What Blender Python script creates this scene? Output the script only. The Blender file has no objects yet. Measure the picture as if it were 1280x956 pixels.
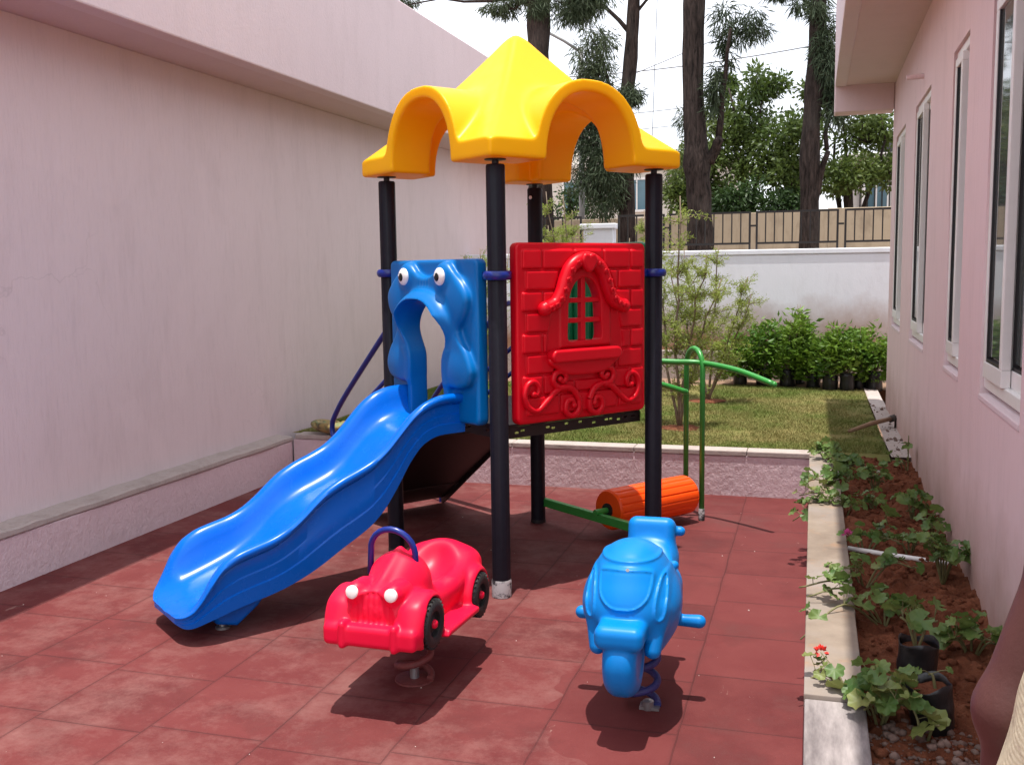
import bpy, math, random
import numpy as np
from mathutils import Vector, Matrix, Euler
PI = math.pi
R_ = math.radians
rng = np.random.default_rng(7)
random.seed(7)
scn = bpy.context.scene
COL = scn.collection

# ------------------------------------------------------------------ tagging
def tag(o, label=None, cat=None, group=None, kind=None):
    if label: o['label'] = label
    if cat: o['category'] = cat
    if group: o['group'] = group
    if kind: o['kind'] = kind
    return o

def empty(name, loc=(0, 0, 0), rz=0.0, label=None, cat=None, group=None):
    o = bpy.data.objects.new(name, None)
    o.empty_display_size = 0.1
    COL.objects.link(o)
    o.location = loc
    o.rotation_euler = (0, 0, rz)
    return tag(o, label, cat, group)

def link(name, me, mats, parent=None):
    o = bpy.data.objects.new(name, me)
    if not isinstance(mats, (list, tuple)): mats = [mats]
    for m in mats: me.materials.append(m)
    COL.objects.link(o)
    if parent is not None: o.parent = parent
    return o

def bevel(o, w=0.004, seg=2):
    m = o.modifiers.new('bevel', 'BEVEL')
    m.width = w; m.segments = seg; m.limit_method = 'ANGLE'; m.angle_limit = R_(40)
    return o

# ------------------------------------------------------------------ mesh builder
class MB:
    def __init__(s): s.v = []; s.f = []; s.m = []
    def add(s, vs, fs, mi=0):
        b = len(s.v)
        s.v.extend([tuple(map(float, p)) for p in vs])
        for f in fs:
            s.f.append([b + int(i) for i in f]); s.m.append(mi)
        return s
    def box(s, c, size, M=None, mi=0):
        x, y, z = [q / 2 for q in size]
        vs = [Vector((sx * x, sy * y, sz * z)) for sz in (-1, 1) for sy in (-1, 1) for sx in (-1, 1)]
        if M is not None: vs = [M @ p for p in vs]
        c = Vector(c)
        vs = [p + c for p in vs]
        return s.add(vs, [(0, 2, 3, 1), (4, 5, 7, 6), (0, 1, 5, 4), (2, 6, 7, 3), (0, 4, 6, 2), (1, 3, 7, 5)], mi)
    def tube(s, pts, r, seg=10, caps=True, mi=0, flat=None):
        pts = [Vector(p) for p in pts]
        n = len(pts)
        rs = list(r) if hasattr(r, '__len__') else [r] * n
        T = []
        for i in range(n):
            a = pts[max(0, i - 1)]; b = pts[min(n - 1, i + 1)]
            t = b - a
            T.append(t.normalized() if t.length > 1e-9 else Vector((0, 0, 1)))
        up = Vector((0, 0, 1)) if abs(T[0].z) < .9 else Vector((1, 0, 0))
        N = (up - T[0] * up.dot(T[0])).normalized()
        vs = []; fs = []
        for i in range(n):
            N = N - T[i] * N.dot(T[i])
            N = N.normalized() if N.length > 1e-6 else T[i].orthogonal().normalized()
            B = T[i].cross(N)
            for k in range(seg):
                a = 2 * PI * k / seg
                vs.append(pts[i] + (N * math.cos(a) + B * math.sin(a)) * rs[i])
        for i in range(n - 1):
            for k in range(seg):
                k2 = (k + 1) % seg
                fs.append((i * seg + k, i * seg + k2, (i + 1) * seg + k2, (i + 1) * seg + k))
        if caps:
            fs.append(tuple(range(seg))[::-1])
            fs.append(tuple((n - 1) * seg + k for k in range(seg)))
        return s.add(vs, fs, mi)
    def lathe(s, prof, c=(0, 0, 0), seg=24, M=None, mi=0, closed=False):
        # prof: (r, z)
        vs = []; fs = []
        n = len(prof)
        for (r, z) in prof:
            for k in range(seg):
                a = 2 * PI * k / seg
                p = Vector((r * math.cos(a), r * math.sin(a), z))
                if M is not None: p = M @ p
                vs.append(p + Vector(c))
        for i in range(n - 1 if not closed else n):
            j = (i + 1) % n
            for k in range(seg):
                k2 = (k + 1) % seg
                fs.append((i * seg + k, i * seg + k2, j * seg + k2, j * seg + k))
        if not closed:
            fs.append(tuple(range(seg))[::-1])
            fs.append(tuple((n - 1) * seg + k for k in range(seg)))
        return s.add(vs, fs, mi)
    def build(s, name, mats, parent=None, smooth=False, sharp=None):
        me = bpy.data.meshes.new(name)
        me.from_pydata(s.v, [], s.f)
        if isinstance(mats, (list, tuple)) and len(mats) > 1:
            me.polygons.foreach_set('material_index', s.m)
        if smooth or sharp: me.shade_smooth()
        if sharp: me.set_sharp_from_angle(angle=R_(sharp))
        me.update()
        return link(name, me, mats, parent)

def mesh_np(name, V, F, mats, parent=None, smooth=True, sharp=None, uniform=4):
    me = bpy.data.meshes.new(name)
    V = np.asarray(V, np.float32); F = np.asarray(F, np.int32)
    me.vertices.add(len(V)); me.vertices.foreach_set('co', V.ravel())
    nf, k = F.shape
    me.loops.add(nf * k); me.loops.foreach_set('vertex_index', F.ravel())
    me.polygons.add(nf)
    me.polygons.foreach_set('loop_start', np.arange(nf, dtype=np.int32) * k)
    me.polygons.foreach_set('loop_total', np.full(nf, k, np.int32))
    me.update(calc_edges=True); me.validate()
    if smooth: me.shade_smooth()
    if sharp: me.set_sharp_from_angle(angle=R_(sharp))
    return link(name, me, mats, parent)

# filled 2D outlines (with holes), extruded: lies in local XY, z = -depth/2 .. depth/2
def extrude2d(loops, depth, bev=0.0, bres=2):
    cu = bpy.data.curves.new('tmp', 'CURVE')
    cu.dimensions = '2D'; cu.fill_mode = 'BOTH'
    cu.extrude = max(0, depth / 2 - bev); cu.bevel_depth = bev; cu.bevel_resolution = bres
    for lp in loops:
        sp = cu.splines.new('POLY'); sp.points.add(len(lp) - 1)
        for p, q in zip(sp.points, lp): p.co = (q[0], q[1], 0, 1)
        sp.use_cyclic_u = True
    o = bpy.data.objects.new('tmp', cu); COL.objects.link(o)
    dg = bpy.context.evaluated_depsgraph_get()
    me = bpy.data.meshes.new_from_object(o.evaluated_get(dg))
    me.materials.clear()
    COL.objects.unlink(o); bpy.data.objects.remove(o); bpy.data.curves.remove(cu)
    return me

def plate(name, loops, depth, M, mats, parent=None, bev=0.0, smooth=False):
    me = extrude2d(loops, depth, bev); me.name = name
    me.transform(M)
    if smooth:
        me.shade_smooth(); me.set_sharp_from_angle(angle=R_(35))
    return link(name, me, mats, parent)

def rrect(x0, y0, x1, y1, r=0.0, n=5):
    if r <= 0: return [(x0, y0), (x1, y0), (x1, y1), (x0, y1)]
    out = []
    for cx, cy, a0 in ((x1 - r, y0 + r, -90), (x1 - r, y1 - r, 0), (x0 + r, y1 - r, 90), (x0 + r, y0 + r, 180)):
        for k in range(n + 1):
            a = R_(a0 + 90 * k / n)
            out.append((cx + r * math.cos(a), cy + r * math.sin(a)))
    return out

# ------------------------------------------------------------------ SDF modelling (rotomoulded plastic)
class SDF:
    def __init__(s, lo, hi, h):
        s.lo = np.array(lo, np.float32); s.h = h
        n = np.ceil((np.array(hi) - np.array(lo)) / h).astype(int) + 1
        s.x = (lo[0] + h * np.arange(n[0], dtype=np.float32))[:, None, None]
        s.y = (lo[1] + h * np.arange(n[1], dtype=np.float32))[None, :, None]
        s.z = (lo[2] + h * np.arange(n[2], dtype=np.float32))[None, None, :]
        s.F = np.full(n, 10.0, np.float32)
    def uni(s, d, k=0.0):
        s.F = smin(s.F, d, k).astype(np.float32); return s
    def sub(s, d, k=0.0):
        s.F = smax(s.F, -d, k).astype(np.float32); return s
    def inter(s, d, k=0.0):
        s.F = smax(s.F, d, k).astype(np.float32); return s
    # primitives
    def sphere(s, c, r): return np.sqrt((s.x - c[0]) ** 2 + (s.y - c[1]) ** 2 + (s.z - c[2]) ** 2) - r
    def ell(s, c, r):
        a = (s.x - c[0]) / r[0]; b = (s.y - c[1]) / r[1]; d = (s.z - c[2]) / r[2]
        k0 = np.sqrt(a * a + b * b + d * d)
        k1 = np.sqrt((a / r[0]) ** 2 + (b / r[1]) ** 2 + (d / r[2]) ** 2) + 1e-6
        return k0 * (k0 - 1) / k1
    def box(s, c, hf, r=0.0, M=None):
        X, Y, Z = s.x - c[0], s.y - c[1], s.z - c[2]
        if M is not None:
            M = np.array(M.to_3x3()) if isinstance(M, Matrix) else np.array(M)
            X, Y, Z = (M[0, 0] * X + M[1, 0] * Y + M[2, 0] * Z, M[0, 1] * X + M[1, 1] * Y + M[2, 1] * Z,
                       M[0, 2] * X + M[1, 2] * Y + M[2, 2] * Z)
        qx = np.abs(X) - hf[0] + r; qy = np.abs(Y) - hf[1] + r; qz = np.abs(Z) - hf[2] + r
        return (np.sqrt(np.maximum(qx, 0) ** 2 + np.maximum(qy, 0) ** 2 + np.maximum(qz, 0) ** 2)
                + np.minimum(np.maximum(qx, np.maximum(qy, qz)), 0) - r)
    def cone(s, a, b, ra, rb=None):
        if rb is None: rb = ra
        a = np.array(a, np.float32); b = np.array(b, np.float32); d = b - a
        L = float(d @ d) + 1e-9
        t = np.clip(((s.x - a[0]) * d[0] + (s.y - a[1]) * d[1] + (s.z - a[2]) * d[2]) / L, 0, 1)
        return np.sqrt((s.x - a[0] - t * d[0]) ** 2 + (s.y - a[1] - t * d[1]) ** 2 + (s.z - a[2] - t * d[2]) ** 2) - (ra + (rb - ra) * t)
    def cylx(s, c, r, hw, rd=0.0):
        q = np.sqrt((s.y - c[1]) ** 2 + (s.z - c[2]) ** 2) - r + rd
        w = np.abs(s.x - c[0]) - hw + rd
        return np.sqrt(np.maximum(q, 0) ** 2 + np.maximum(w, 0) ** 2) + np.minimum(np.maximum(q, w), 0) - rd
    def mesh(s, smooth_it=2):
        V, Fq = surface_nets(s.F, s.lo, s.h)
        if smooth_it: V = relax(V, Fq, smooth_it)
        return V, Fq

def smin(a, b, k):
    if k <= 0: return np.minimum(a, b)
    h = np.maximum(k - np.abs(a - b), 0) / k
    return np.minimum(a, b) - h * h * k * 0.25
def smax(a, b, k): return -smin(-a, -b, k)

def surface_nets(F, lo, h):
    S = F < 0
    n = np.array(F.shape)
    cnt = np.zeros(tuple(n - 1), np.int8)
    for dx in (0, 1):
        for dy in (0, 1):
            for dz in (0, 1):
                cnt += S[dx:n[0] - 1 + dx, dy:n[1] - 1 + dy, dz:n[2] - 1 + dz]
    act = (cnt > 0) & (cnt < 8)
    I = np.argwhere(act)
    vid = np.full(act.shape, -1, np.int64); vid[act] = np.arange(len(I))
    P = np.zeros((len(I), 3)); N = np.zeros(len(I))
    cs = [(a, b, c) for a in (0, 1) for b in (0, 1) for c in (0, 1)]
    vals = {c: F[I[:, 0] + c[0], I[:, 1] + c[1], I[:, 2] + c[2]] for c in cs}
    for c in cs:
        for ax in range(3):
            if c[ax] == 0:
                d = list(c); d[ax] = 1; d = tuple(d)
                A, B = vals[c], vals[d]
                m = (A < 0) != (B < 0)
                t = A[m] / (A[m] - B[m])
                q = np.tile(np.array(c, float), (m.sum(), 1)); q[:, ax] = t
                P[m] += q; N[m] += 1
    V = lo + h * (I + P / N[:, None])
    quads = []
    for ax in range(3):
        sl0 = [slice(None)] * 3; sl1 = [slice(None)] * 3
        sl0[ax] = slice(0, -1); sl1[ax] = slice(1, None)
        ch = S[tuple(sl0)] != S[tuple(sl1)]
        E = np.argwhere(ch)
        o1, o2 = (ax + 1) % 3, (ax + 2) % 3
        ok = (E[:, o1] > 0) & (E[:, o2] > 0) & (E[:, o1] < n[o1] - 1) & (E[:, o2] < n[o2] - 1)
        E = E[ok]
        def cell(d1, d2):
            q = E.copy(); q[:, o1] -= d1; q[:, o2] -= d2
            return vid[q[:, 0], q[:, 1], q[:, 2]]
        Q = np.stack([cell(1, 1), cell(0, 1), cell(0, 0), cell(1, 0)], 1)
        fl = S[E[:, 0], E[:, 1], E[:, 2]]
        Q[~fl] = Q[~fl][:, ::-1]
        quads.append(Q)
    return V, np.concatenate(quads)

def relax(V, Q, it):
    for _ in range(it):
        acc = np.zeros_like(V); c = np.zeros(len(V))
        for k in range(4):
            a, b = Q[:, k], Q[:, (k + 1) % 4]
            for ax in range(3):
                acc[:, ax] += np.bincount(a, V[b, ax], len(V)) + np.bincount(b, V[a, ax], len(V))
            c += np.bincount(a, minlength=len(V)) + np.bincount(b, minlength=len(V))
        V = 0.4 * V + 0.6 * acc / np.maximum(c, 1)[:, None]
    return V

def sd_poly(X, Y, poly):
    poly = np.array(poly, np.float32)
    d = np.full(np.broadcast(X, Y).shape, 1e9, np.float32); sgn = np.ones_like(d)
    n = len(poly); j = n - 1
    for i in range(n):
        ex, ey = poly[j] - poly[i]
        wx, wy = X - poly[i, 0], Y - poly[i, 1]
        t = np.clip((wx * ex + wy * ey) / (ex * ex + ey * ey + 1e-12), 0, 1)
        bx, by = wx - ex * t, wy - ey * t
        d = np.minimum(d, bx * bx + by * by)
        c1 = Y >= poly[i, 1]; c2 = Y < poly[j, 1]; c3 = ex * wy > ey * wx
        fl = (c1 & c2 & c3) | (~c1 & ~c2 & ~c3)
        sgn = np.where(fl, -sgn, sgn)
        j = i
    return sgn * np.sqrt(d)

def smooth_loop(pts, n=6):
    pts = [np.array(p, float) for p in pts]; out = []; m = len(pts)
    for i in range(m):
        p0, p1, p2, p3 = pts[i - 1], pts[i], pts[(i + 1) % m], pts[(i + 2) % m]
        for k in range(n):
            t = k / n
            out.append(tuple(0.5 * ((2 * p1) + (-p0 + p2) * t + (2 * p0 - 5 * p1 + 4 * p2 - p3) * t * t + (-p0 + 3 * p1 - 3 * p2 + p3) * t ** 3)))
    return out
def smooth_path(pts, n=6):
    pts = [np.array(p, float) for p in pts]
    P = [2 * pts[0] - pts[1]] + pts + [2 * pts[-1] - pts[-2]]; out = []
    for i in range(1, len(P) - 2):
        p0, p1, p2, p3 = P[i - 1:i + 3]
        for k in range(n):
            t = k / n
            out.append(0.5 * ((2 * p1) + (-p0 + p2) * t + (2 * p0 - 5 * p1 + 4 * p2 - p3) * t * t + (-p0 + 3 * p1 - 3 * p2 + p3) * t ** 3))
    out.append(pts[-1])
    return out

# ------------------------------------------------------------------ materials
class NT:
    def __init__(s, name):
        s.m = bpy.data.materials.new(name); s.m.use_nodes = True
        s.t = s.m.node_tree; s.n = s.t.nodes; s.p = s.n['Principled BSDF']; s.l = s.t.links
        s._geo = None
    def node(s, typ, **kw):
        o = s.n.new(typ)
        for k, v in kw.items(): setattr(o, k, v)
        return o
    def set(s, sock, v):
        if hasattr(v, 'is_linked') or hasattr(v, 'links'): s.l.new(v, sock)
        else: sock.default_value = v
    def pos(s, obj=False):
        if obj: return s.node('ShaderNodeTexCoord').outputs['Object']
        if s._geo is None: s._geo = s.node('ShaderNodeNewGeometry')
        return s._geo.outputs['Position']
    def noise(s, scale=5, detail=4, rough=.55, vec=None, stretch=None, dist=0):
        n = s.node('ShaderNodeTexNoise')
        n.inputs['Scale'].default_value = scale; n.inputs['Detail'].default_value = detail
        n.inputs['Roughness'].default_value = rough; n.inputs['Distortion'].default_value = dist
        v = vec or s.pos()
        if stretch:
            mp = s.node('ShaderNodeMapping'); mp.inputs['Scale'].default_value = stretch
            s.l.new(v, mp.inputs['Vector']); v = mp.outputs['Vector']
        s.l.new(v, n.inputs['Vector'])
        return n.outputs['Fac']
    def ramp(s, fac, a, b, ca=(0, 0, 0, 1), cb=(1, 1, 1, 1)):
        r = s.node('ShaderNodeValToRGB')
        r.color_ramp.elements[0].position = a; r.color_ramp.elements[1].position = b
        r.color_ramp.elements[0].color = ca; r.color_ramp.elements[1].color = cb
        s.l.new(fac, r.inputs['Fac'])
        return r.outputs['Color']
    def mix(s, fac, a, b, blend='MIX'):
        m = s.node('ShaderNodeMix', data_type='RGBA', blend_type=blend)
        s.set(m.inputs[0], fac)
        for sk, v in ((m.inputs[6], a), (m.inputs[7], b)):
            s.set(sk, v if not isinstance(v, tuple) else (*v[:3], 1))
        return m.outputs[2]
    def math(s, op, a, b=None, c=None):
        m = s.node('ShaderNodeMath', operation=op)
        s.set(m.inputs[0], a)
        if b is not None: s.set(m.inputs[1], b)
        if c is not None: s.set(m.inputs[2], c)
        return m.outputs[0]
    def bump(s, h, strength=.3, dist=.01):
        b = s.node('ShaderNodeBump'); b.inputs['Strength'].default_value = strength; b.inputs['Distance'].default_value = dist
        s.l.new(h, b.inputs['Height'])
        if s.p.inputs['Normal'].is_linked:
            s.l.new(s.p.inputs['Normal'].links[0].from_socket, b.inputs['Normal'])
        s.l.new(b.outputs['Normal'], s.p.inputs['Normal'])
    def col(s, v): s.set(s.p.inputs['Base Color'], v if not isinstance(v, tuple) else (*v[:3], 1))
    def rough(s, v): s.set(s.p.inputs['Roughness'], v)
    def spec(s, v): s.p.inputs['Specular IOR Level'].default_value = v

def simple(name, c, rough=.5, var=.15, scale=30, bump=0, bscale=60, spec=.5, metal=0):
    t = NT(name)
    n = t.noise(scale, 4)
    d = tuple(q * (1 - var) for q in c); e = tuple(min(1, q * (1 + var)) for q in c)
    t.col(t.mix(n, d, e)); t.rough(rough); t.spec(spec); t.p.inputs['Metallic'].default_value = metal
    if bump: t.bump(t.noise(bscale, 5), bump, .004)
    return t.m

def plastic(name, c, rough=.3, dust=.06, fade=.08, glow=None):
    t = NT(name)
    n = t.noise(3.5, 3); 
    base = t.mix(n, tuple(q * (1 - fade) for q in c), tuple(min(1, q * (1 + fade)) for q in c))
    d = t.ramp(t.noise(9, 8, .7), .5, .85, (0, 0, 0, 1), (dust, dust, dust, 1))
    base = t.mix(d, base, (.55, .5, .45))
    sc = t.ramp(t.noise(40, 3, .6, stretch=(1, 6, 2)), .68, .74, (0, 0, 0, 1), (dust * 1.2,) * 3 + (1,))
    base = t.mix(sc, base, (.7, .72, .75))
    t.col(base)
    t.rough(t.math('MULTIPLY_ADD', t.noise(14, 5), .18, rough - .05))
    t.bump(t.noise(180, 2), .06, .002)
    t.spec(.24)
    if glow:     # thin moulded skin lets some daylight through
        tr = t.node('ShaderNodeBsdfTranslucent'); tr.inputs['Color'].default_value = (*glow, 1)
        m2 = t.node('ShaderNodeMixShader'); m2.inputs[0].default_value = .22
        t.l.new(t.p.outputs[0], m2.inputs[1]); t.l.new(tr.outputs[0], m2.inputs[2])
        t.l.new(m2.outputs[0], t.n['Material Output'].inputs['Surface'])
    return t.m

def plaster(name, c, streak=(42, 42, 6), stain=.35, bumpd=.006, bstr=.5, dirt=(.27, .21, .20), basez=None, drips=False):
    t = NT(name)
    big = t.noise(.9, 5, .6)
    base = t.mix(big, tuple(q * .93 for q in c), tuple(min(1, q * 1.05) for q in c))
    st = t.ramp(t.noise(1.0, 8, .7, stretch=(6, 6, 1.4)), .5, .78, (0, 0, 0, 1), (stain,) * 3 + (1,))
    base = t.mix(st, base, dirt)
    fine = t.noise(1.0, 4, .7, stretch=streak)
    fl = t.ramp(fine, .30, .48, (stain * .7,) * 3 + (1,), (0, 0, 0, 1))
    base = t.mix(fl, base, tuple(q * .55 for q in c))
    if drips:   # rain runs, hairline cracks and patched areas
        d = t.ramp(t.noise(1, 5, .6, stretch=(4.5, 4.5, .22), dist=.3), .60, .76, (0, 0, 0, 1), (.22,) * 3 + (1,))
        base = t.mix(t.math('MULTIPLY', d, t.ramp(t.noise(.5, 3), .42, .62)), base, tuple(q * .6 for q in c))
        pt = t.ramp(t.noise(.75, 3, .5, dist=.8), .60, .63, (0, 0, 0, 1), (.22,) * 3 + (1,))
        base = t.mix(pt, base, tuple(min(1, q * 1.08) for q in c))
        vo = t.node('ShaderNodeTexVoronoi', feature='DISTANCE_TO_EDGE'); vo.inputs['Scale'].default_value = .55
        wv = t.node('ShaderNodeMapping'); t.l.new(t.pos(), wv.inputs['Vector'])
        nz = t.node('ShaderNodeTexNoise'); nz.inputs['Scale'].default_value = 2.5; nz.inputs['Detail'].default_value = 6; t.l.new(t.pos(), nz.inputs['Vector'])
        ad = t.node('ShaderNodeVectorMath', operation='MULTIPLY_ADD'); t.l.new(nz.outputs['Color'], ad.inputs[0]); ad.inputs[1].default_value = (.7, .7, .7); t.l.new(wv.outputs['Vector'], ad.inputs[2])
        t.l.new(ad.outputs[0], vo.inputs['Vector'])
        cr = t.ramp(vo.outputs['Distance'], .0, .003, (.22,) * 3 + (1,), (0, 0, 0, 1))
        base = t.mix(t.math('MULTIPLY', cr, t.ramp(t.noise(.6, 2, vec=t.pos()), .52, .60)), base, tuple(q * .35 for q in c))
    if basez is not None:   # soil splash above the ground line
        sep = t.node('ShaderNodeSeparateXYZ'); t.l.new(t.pos(), sep.inputs[0])
        z = t.math('ADD', sep.outputs['Z'], t.math('MULTIPLY', t.noise(3, 6, .65), -.5))
        fa = t.ramp(z, basez[0] - .25, basez[1] - .25, (basez[2],) * 3 + (1,), (0, 0, 0, 1))
        base = t.mix(fa, base, (.30, .15, .08))
    t.col(base); t.rough(.9); t.spec(.1)
    t.bump(fine, bstr, bumpd)
    t.bump(t.noise(90, 4, .6), bstr * .5, .003)
    return t.m

def leafmat(name, c1, c2, trans=.25, scale=6, rough=.45):
    t = NT(name)
    n = t.noise(scale, 3); n2 = t.noise(scale * 9, 1)
    base = t.mix(t.ramp(n, .35, .65), c1, c2)
    base = t.mix(t.math('MULTIPLY', n2, .5), base, tuple(q * .55 for q in c1))
    t.col(base); t.rough(rough); t.spec(.3)
    tr = t.node('ShaderNodeBsdfTranslucent')
    t.l.new(t.mix(.5, base, tuple(min(1, q * 1.6) for q in c2)), tr.inputs['Color'])
    mx = t.node('ShaderNodeMixShader'); mx.inputs[0].default_value = trans
    t.l.new(t.p.outputs[0], mx.inputs[1]); t.l.new(tr.outputs[0], mx.inputs[2])
    t.l.new(mx.outputs[0], t.n['Material Output'].inputs['Surface'])
    return t.m

M = {}
PINK = (.66, .47, .47)
M['wall_left'] = plaster('pink_plaster_weathered', (.665, .555, .565), stain=.16, bumpd=.010, bstr=.5, drips=True)
M['parapet'] = plaster('pink_plaster_clean', (.70, .58, .60), streak=(60, 60, 40), stain=.12, bumpd=.006)
M['soffit'] = plaster('pink_plaster_soffit', (.66, .52, .525), streak=(50, 50, 50), stain=.12, bstr=.25)
M['wall_right'] = plaster('pink_plaster_right', (.74, .575, .585), streak=(40, 40, 4), stain=.16, drips=True, bumpd=.008, basez=(.30, .75, .6))
M['retain'] = plaster('pink_stucco_coarse', (.64, .50, .53), streak=(28, 28, 18), stain=.16, bumpd=.014, bstr=.7)
M['coping'] = plaster('cement_coping', (.42, .36, .335), streak=(40, 40, 40), stain=.45, dirt=(.16, .13, .11))
M['white_wall'] = plaster('white_compound_wall', (.76, .78, .84), streak=(14, 14, 5), stain=.14, dirt=(.45, .42, .40), basez=(.72, 1.22, .95))
M['beige_wall'] = plaster('old_beige_wall', (.42, .345, .25), streak=(3, 3, 2), stain=.7, dirt=(.2, .15, .1))
M['stone'] = None
M['yellow'] = plastic('yellow_plastic', (.93, .525, .003), .32, .012, .05, glow=(1.0, .42, .0))
M['blue'] = plastic('blue_plastic', (.0, .118, .56), .22, .015)
M['blue_panel'] = plastic('panel_blue_plastic', (.0, .145, .46), .30, .02)
M['blue_bike'] = plastic('sky_blue_plastic', (.0, .19, .58), .34, .012)
M['red'] = plastic('red_panel_plastic', (.58, .002, .012), .30, .01)
M['red_car'] = plastic('red_car_plastic', (.74, .005, .042), .36, .01)
M['orange'] = plastic('orange_plastic', (.90, .085, .006), .30, .02)
M['green_panel'] = plastic('green_plastic', (.01, .24, .09), .3, .02)
M['green'] = simple('green_paint', (.035, .27, .045), .35, .15, 20)
M['navy'] = simple('navy_paint', (.005, .022, .20), .28, .2, 20)
M['post'] = None
M['bolt'] = simple('zinc', (.4, .4, .4), .4, .2, metal=.8)
M['deck'] = simple('dark_brown_steel', (.014, .010, .009), .5, .3, 25)
M['rubber'] = simple('black_rubber', (.014, .013, .013), .6, .3, 60, bump=.4, bscale=120)
M['white_pl'] = simple('white_plastic', (.82, .80, .78), .3, .05)
M['black_pl'] = simple('black_gloss', (.008, .008, .008), .2, .1)
M['pvc_white'] = simple('white_upvc', (.80, .79, .77), .35, .05)
M['gasket'] = simple('black_gasket', (.012, .012, .014), .5, .1)
M['spring_red'] = simple('worn_red_spring', (.17, .045, .042), .6, .5, 60, bump=.3)
M['spring_blue'] = simple('worn_blue_spring', (.03, .035, .16), .55, .5, 60, bump=.3)
M['black_steel'] = simple('black_railing_paint', (.012, .010, .010), .45, .3)
def m_bark():
    t = NT('furrowed_dark_bark')
    f = t.noise(1, 7, .68, stretch=(26, 26, 4.5), dist=.5); b = t.noise(2.2, 4)
    base = t.mix(t.ramp(f, .36, .66), (.013, .010, .009), (.075, .055, .047))
    base = t.mix(t.ramp(b, .5, .75, (0, 0, 0, 1), (.5,) * 3 + (1,)), base, (.10, .085, .075))
    t.col(base); t.rough(.95); t.spec(.15); t.bump(f, 1, .05)
    return t.m
M['bark'] = m_bark()
M['bark_pale'] = simple('grey_twig', (.20, .15, .11), .9, .4, 30)
M['wood'] = simple('weathered_wood', (.24, .15, .09), .8, .35, 18, bump=.4)
M['iron'] = simple('rusty_iron', (.05, .035, .03), .7, .4, 40, bump=.4)
M['bag_black'] = simple('black_polythene', (.012, .012, .013), .35, .4, 25, bump=.7, bscale=35)
M['stem'] = simple('green_stem', (.16, .15, .06), .6, .4, 40)
M['petal_red'] = simple('red_petal', (.65, .03, .02), .6, .2)
M['petal_pink'] = simple('pink_petal', (.62, .10, .32), .6, .2)
M['petal_white'] = simple('white_petal', (.75, .75, .7), .6, .1)
M['geranium'] = leafmat('geranium_leaf', (.07, .15, .035), (.20, .27, .075), .25, 9)
M['geranium_old'] = leafmat('geranium_leaf_yellowing', (.17, .22, .06), (.24, .25, .08), .2, 9)
M['shrub'] = leafmat('shrub_leaf', (.06, .15, .018), (.18, .29, .035), .25, 4)
M['willow'] = leafmat('young_feathery_leaf', (.20, .27, .05), (.36, .42, .10), .35, 3)
M['casuarina'] = leafmat('grey_green_needles', (.045, .07, .035), (.085, .115, .055), .15, .8, .6)
M['broad'] = leafmat('mid_green_leaf', (.050, .092, .018), (.115, .16, .034), .25, .45, .5)
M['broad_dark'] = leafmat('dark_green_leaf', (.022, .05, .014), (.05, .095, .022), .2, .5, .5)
M['gravel'] = simple('grey_rubble', (.15, .098, .080), .95, .5, 14, bump=.6)
M['cream'] = simple('cream_house_paint', (.62, .58, .52), .85, .12, 2)
M['grey_house'] = simple('grey_house_paint', (.50, .47, .45), .85, .15, 2)
M['window_dark'] = simple('blue_grey_pane', (.10, .19, .24), .15, .2, 3)
M['cable'] = simple('cable', (.12, .12, .13), .7, .1)
M['lamp_grey'] = simple('lamp_post_grey', (.16, .16, .16), .5, .2)
M['skin'] = simple('dark_skin', (.085, .030, .026), .5, .12, 25, bump=.15, bscale=160)
M['hair'] = simple('black_hair', (.012, .010, .010), .5, .3, 90, bump=.8, bscale=150)
M['trousers'] = simple('dark_trousers', (.05, .05, .06), .9, .2, 40, bump=.3)
M['trash_white'] = simple('white_sack', (.62, .58, .54), .7, .15, 20, bump=.8, bscale=40)

def m_post():
    t = NT('black_coated_post')
    sep = t.node('ShaderNodeSeparateXYZ'); t.l.new(t.pos(True), sep.inputs[0])
    n = t.noise(30, 4, vec=t.pos(True))
    base = t.mix(n, (.006, .006, .011), (.012, .012, .020))
    d = t.ramp(t.noise(14, 8, .75, vec=t.pos(True)), .66, .76, (0, 0, 0, 1), (.12,) * 3 + (1,))
    t.col(t.mix(d, base, (.12, .12, .14)))
    t.rough(.45); t.spec(.2)
    return t.m
M['post'] = m_post()

def m_sleeve():
    t = NT('scraped_steel_foot')
    d = t.ramp(t.noise(17, 8, .72), .44, .54)
    t.col(t.mix(d, (.018, .018, .022), (.42, .41, .42))); t.rough(.6)
    return t.m
M['sleeve'] = m_sleeve()

def m_stone():
    t = NT('kota_stone')
    n = t.noise(4, 7, .65); n2 = t.noise(1.6, 4, .6)
    base = t.mix(t.ramp(n, .3, .7), (.17, .130, .10), (.29, .235, .185))
    base = t.mix(t.ramp(n2, .48, .66), base, (.27, .235, .215))
    rust = t.ramp(t.noise(7, 6, .7), .55, .75, (0, 0, 0, 1), (.6,) * 3 + (1,))
    base = t.mix(rust, base, (.36, .19, .09))
    crumbs = t.ramp(t.noise(60, 3, .6), .68, .73)
    base = t.mix(t.math('MULTIPLY', crumbs, t.ramp(n2, .4, .6)), base, (.16, .07, .04))
    t.col(base); t.rough(.75); t.bump(n, .3, .006); t.spec(.3)
    return t.m
M['stone'] = m_stone()

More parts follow.
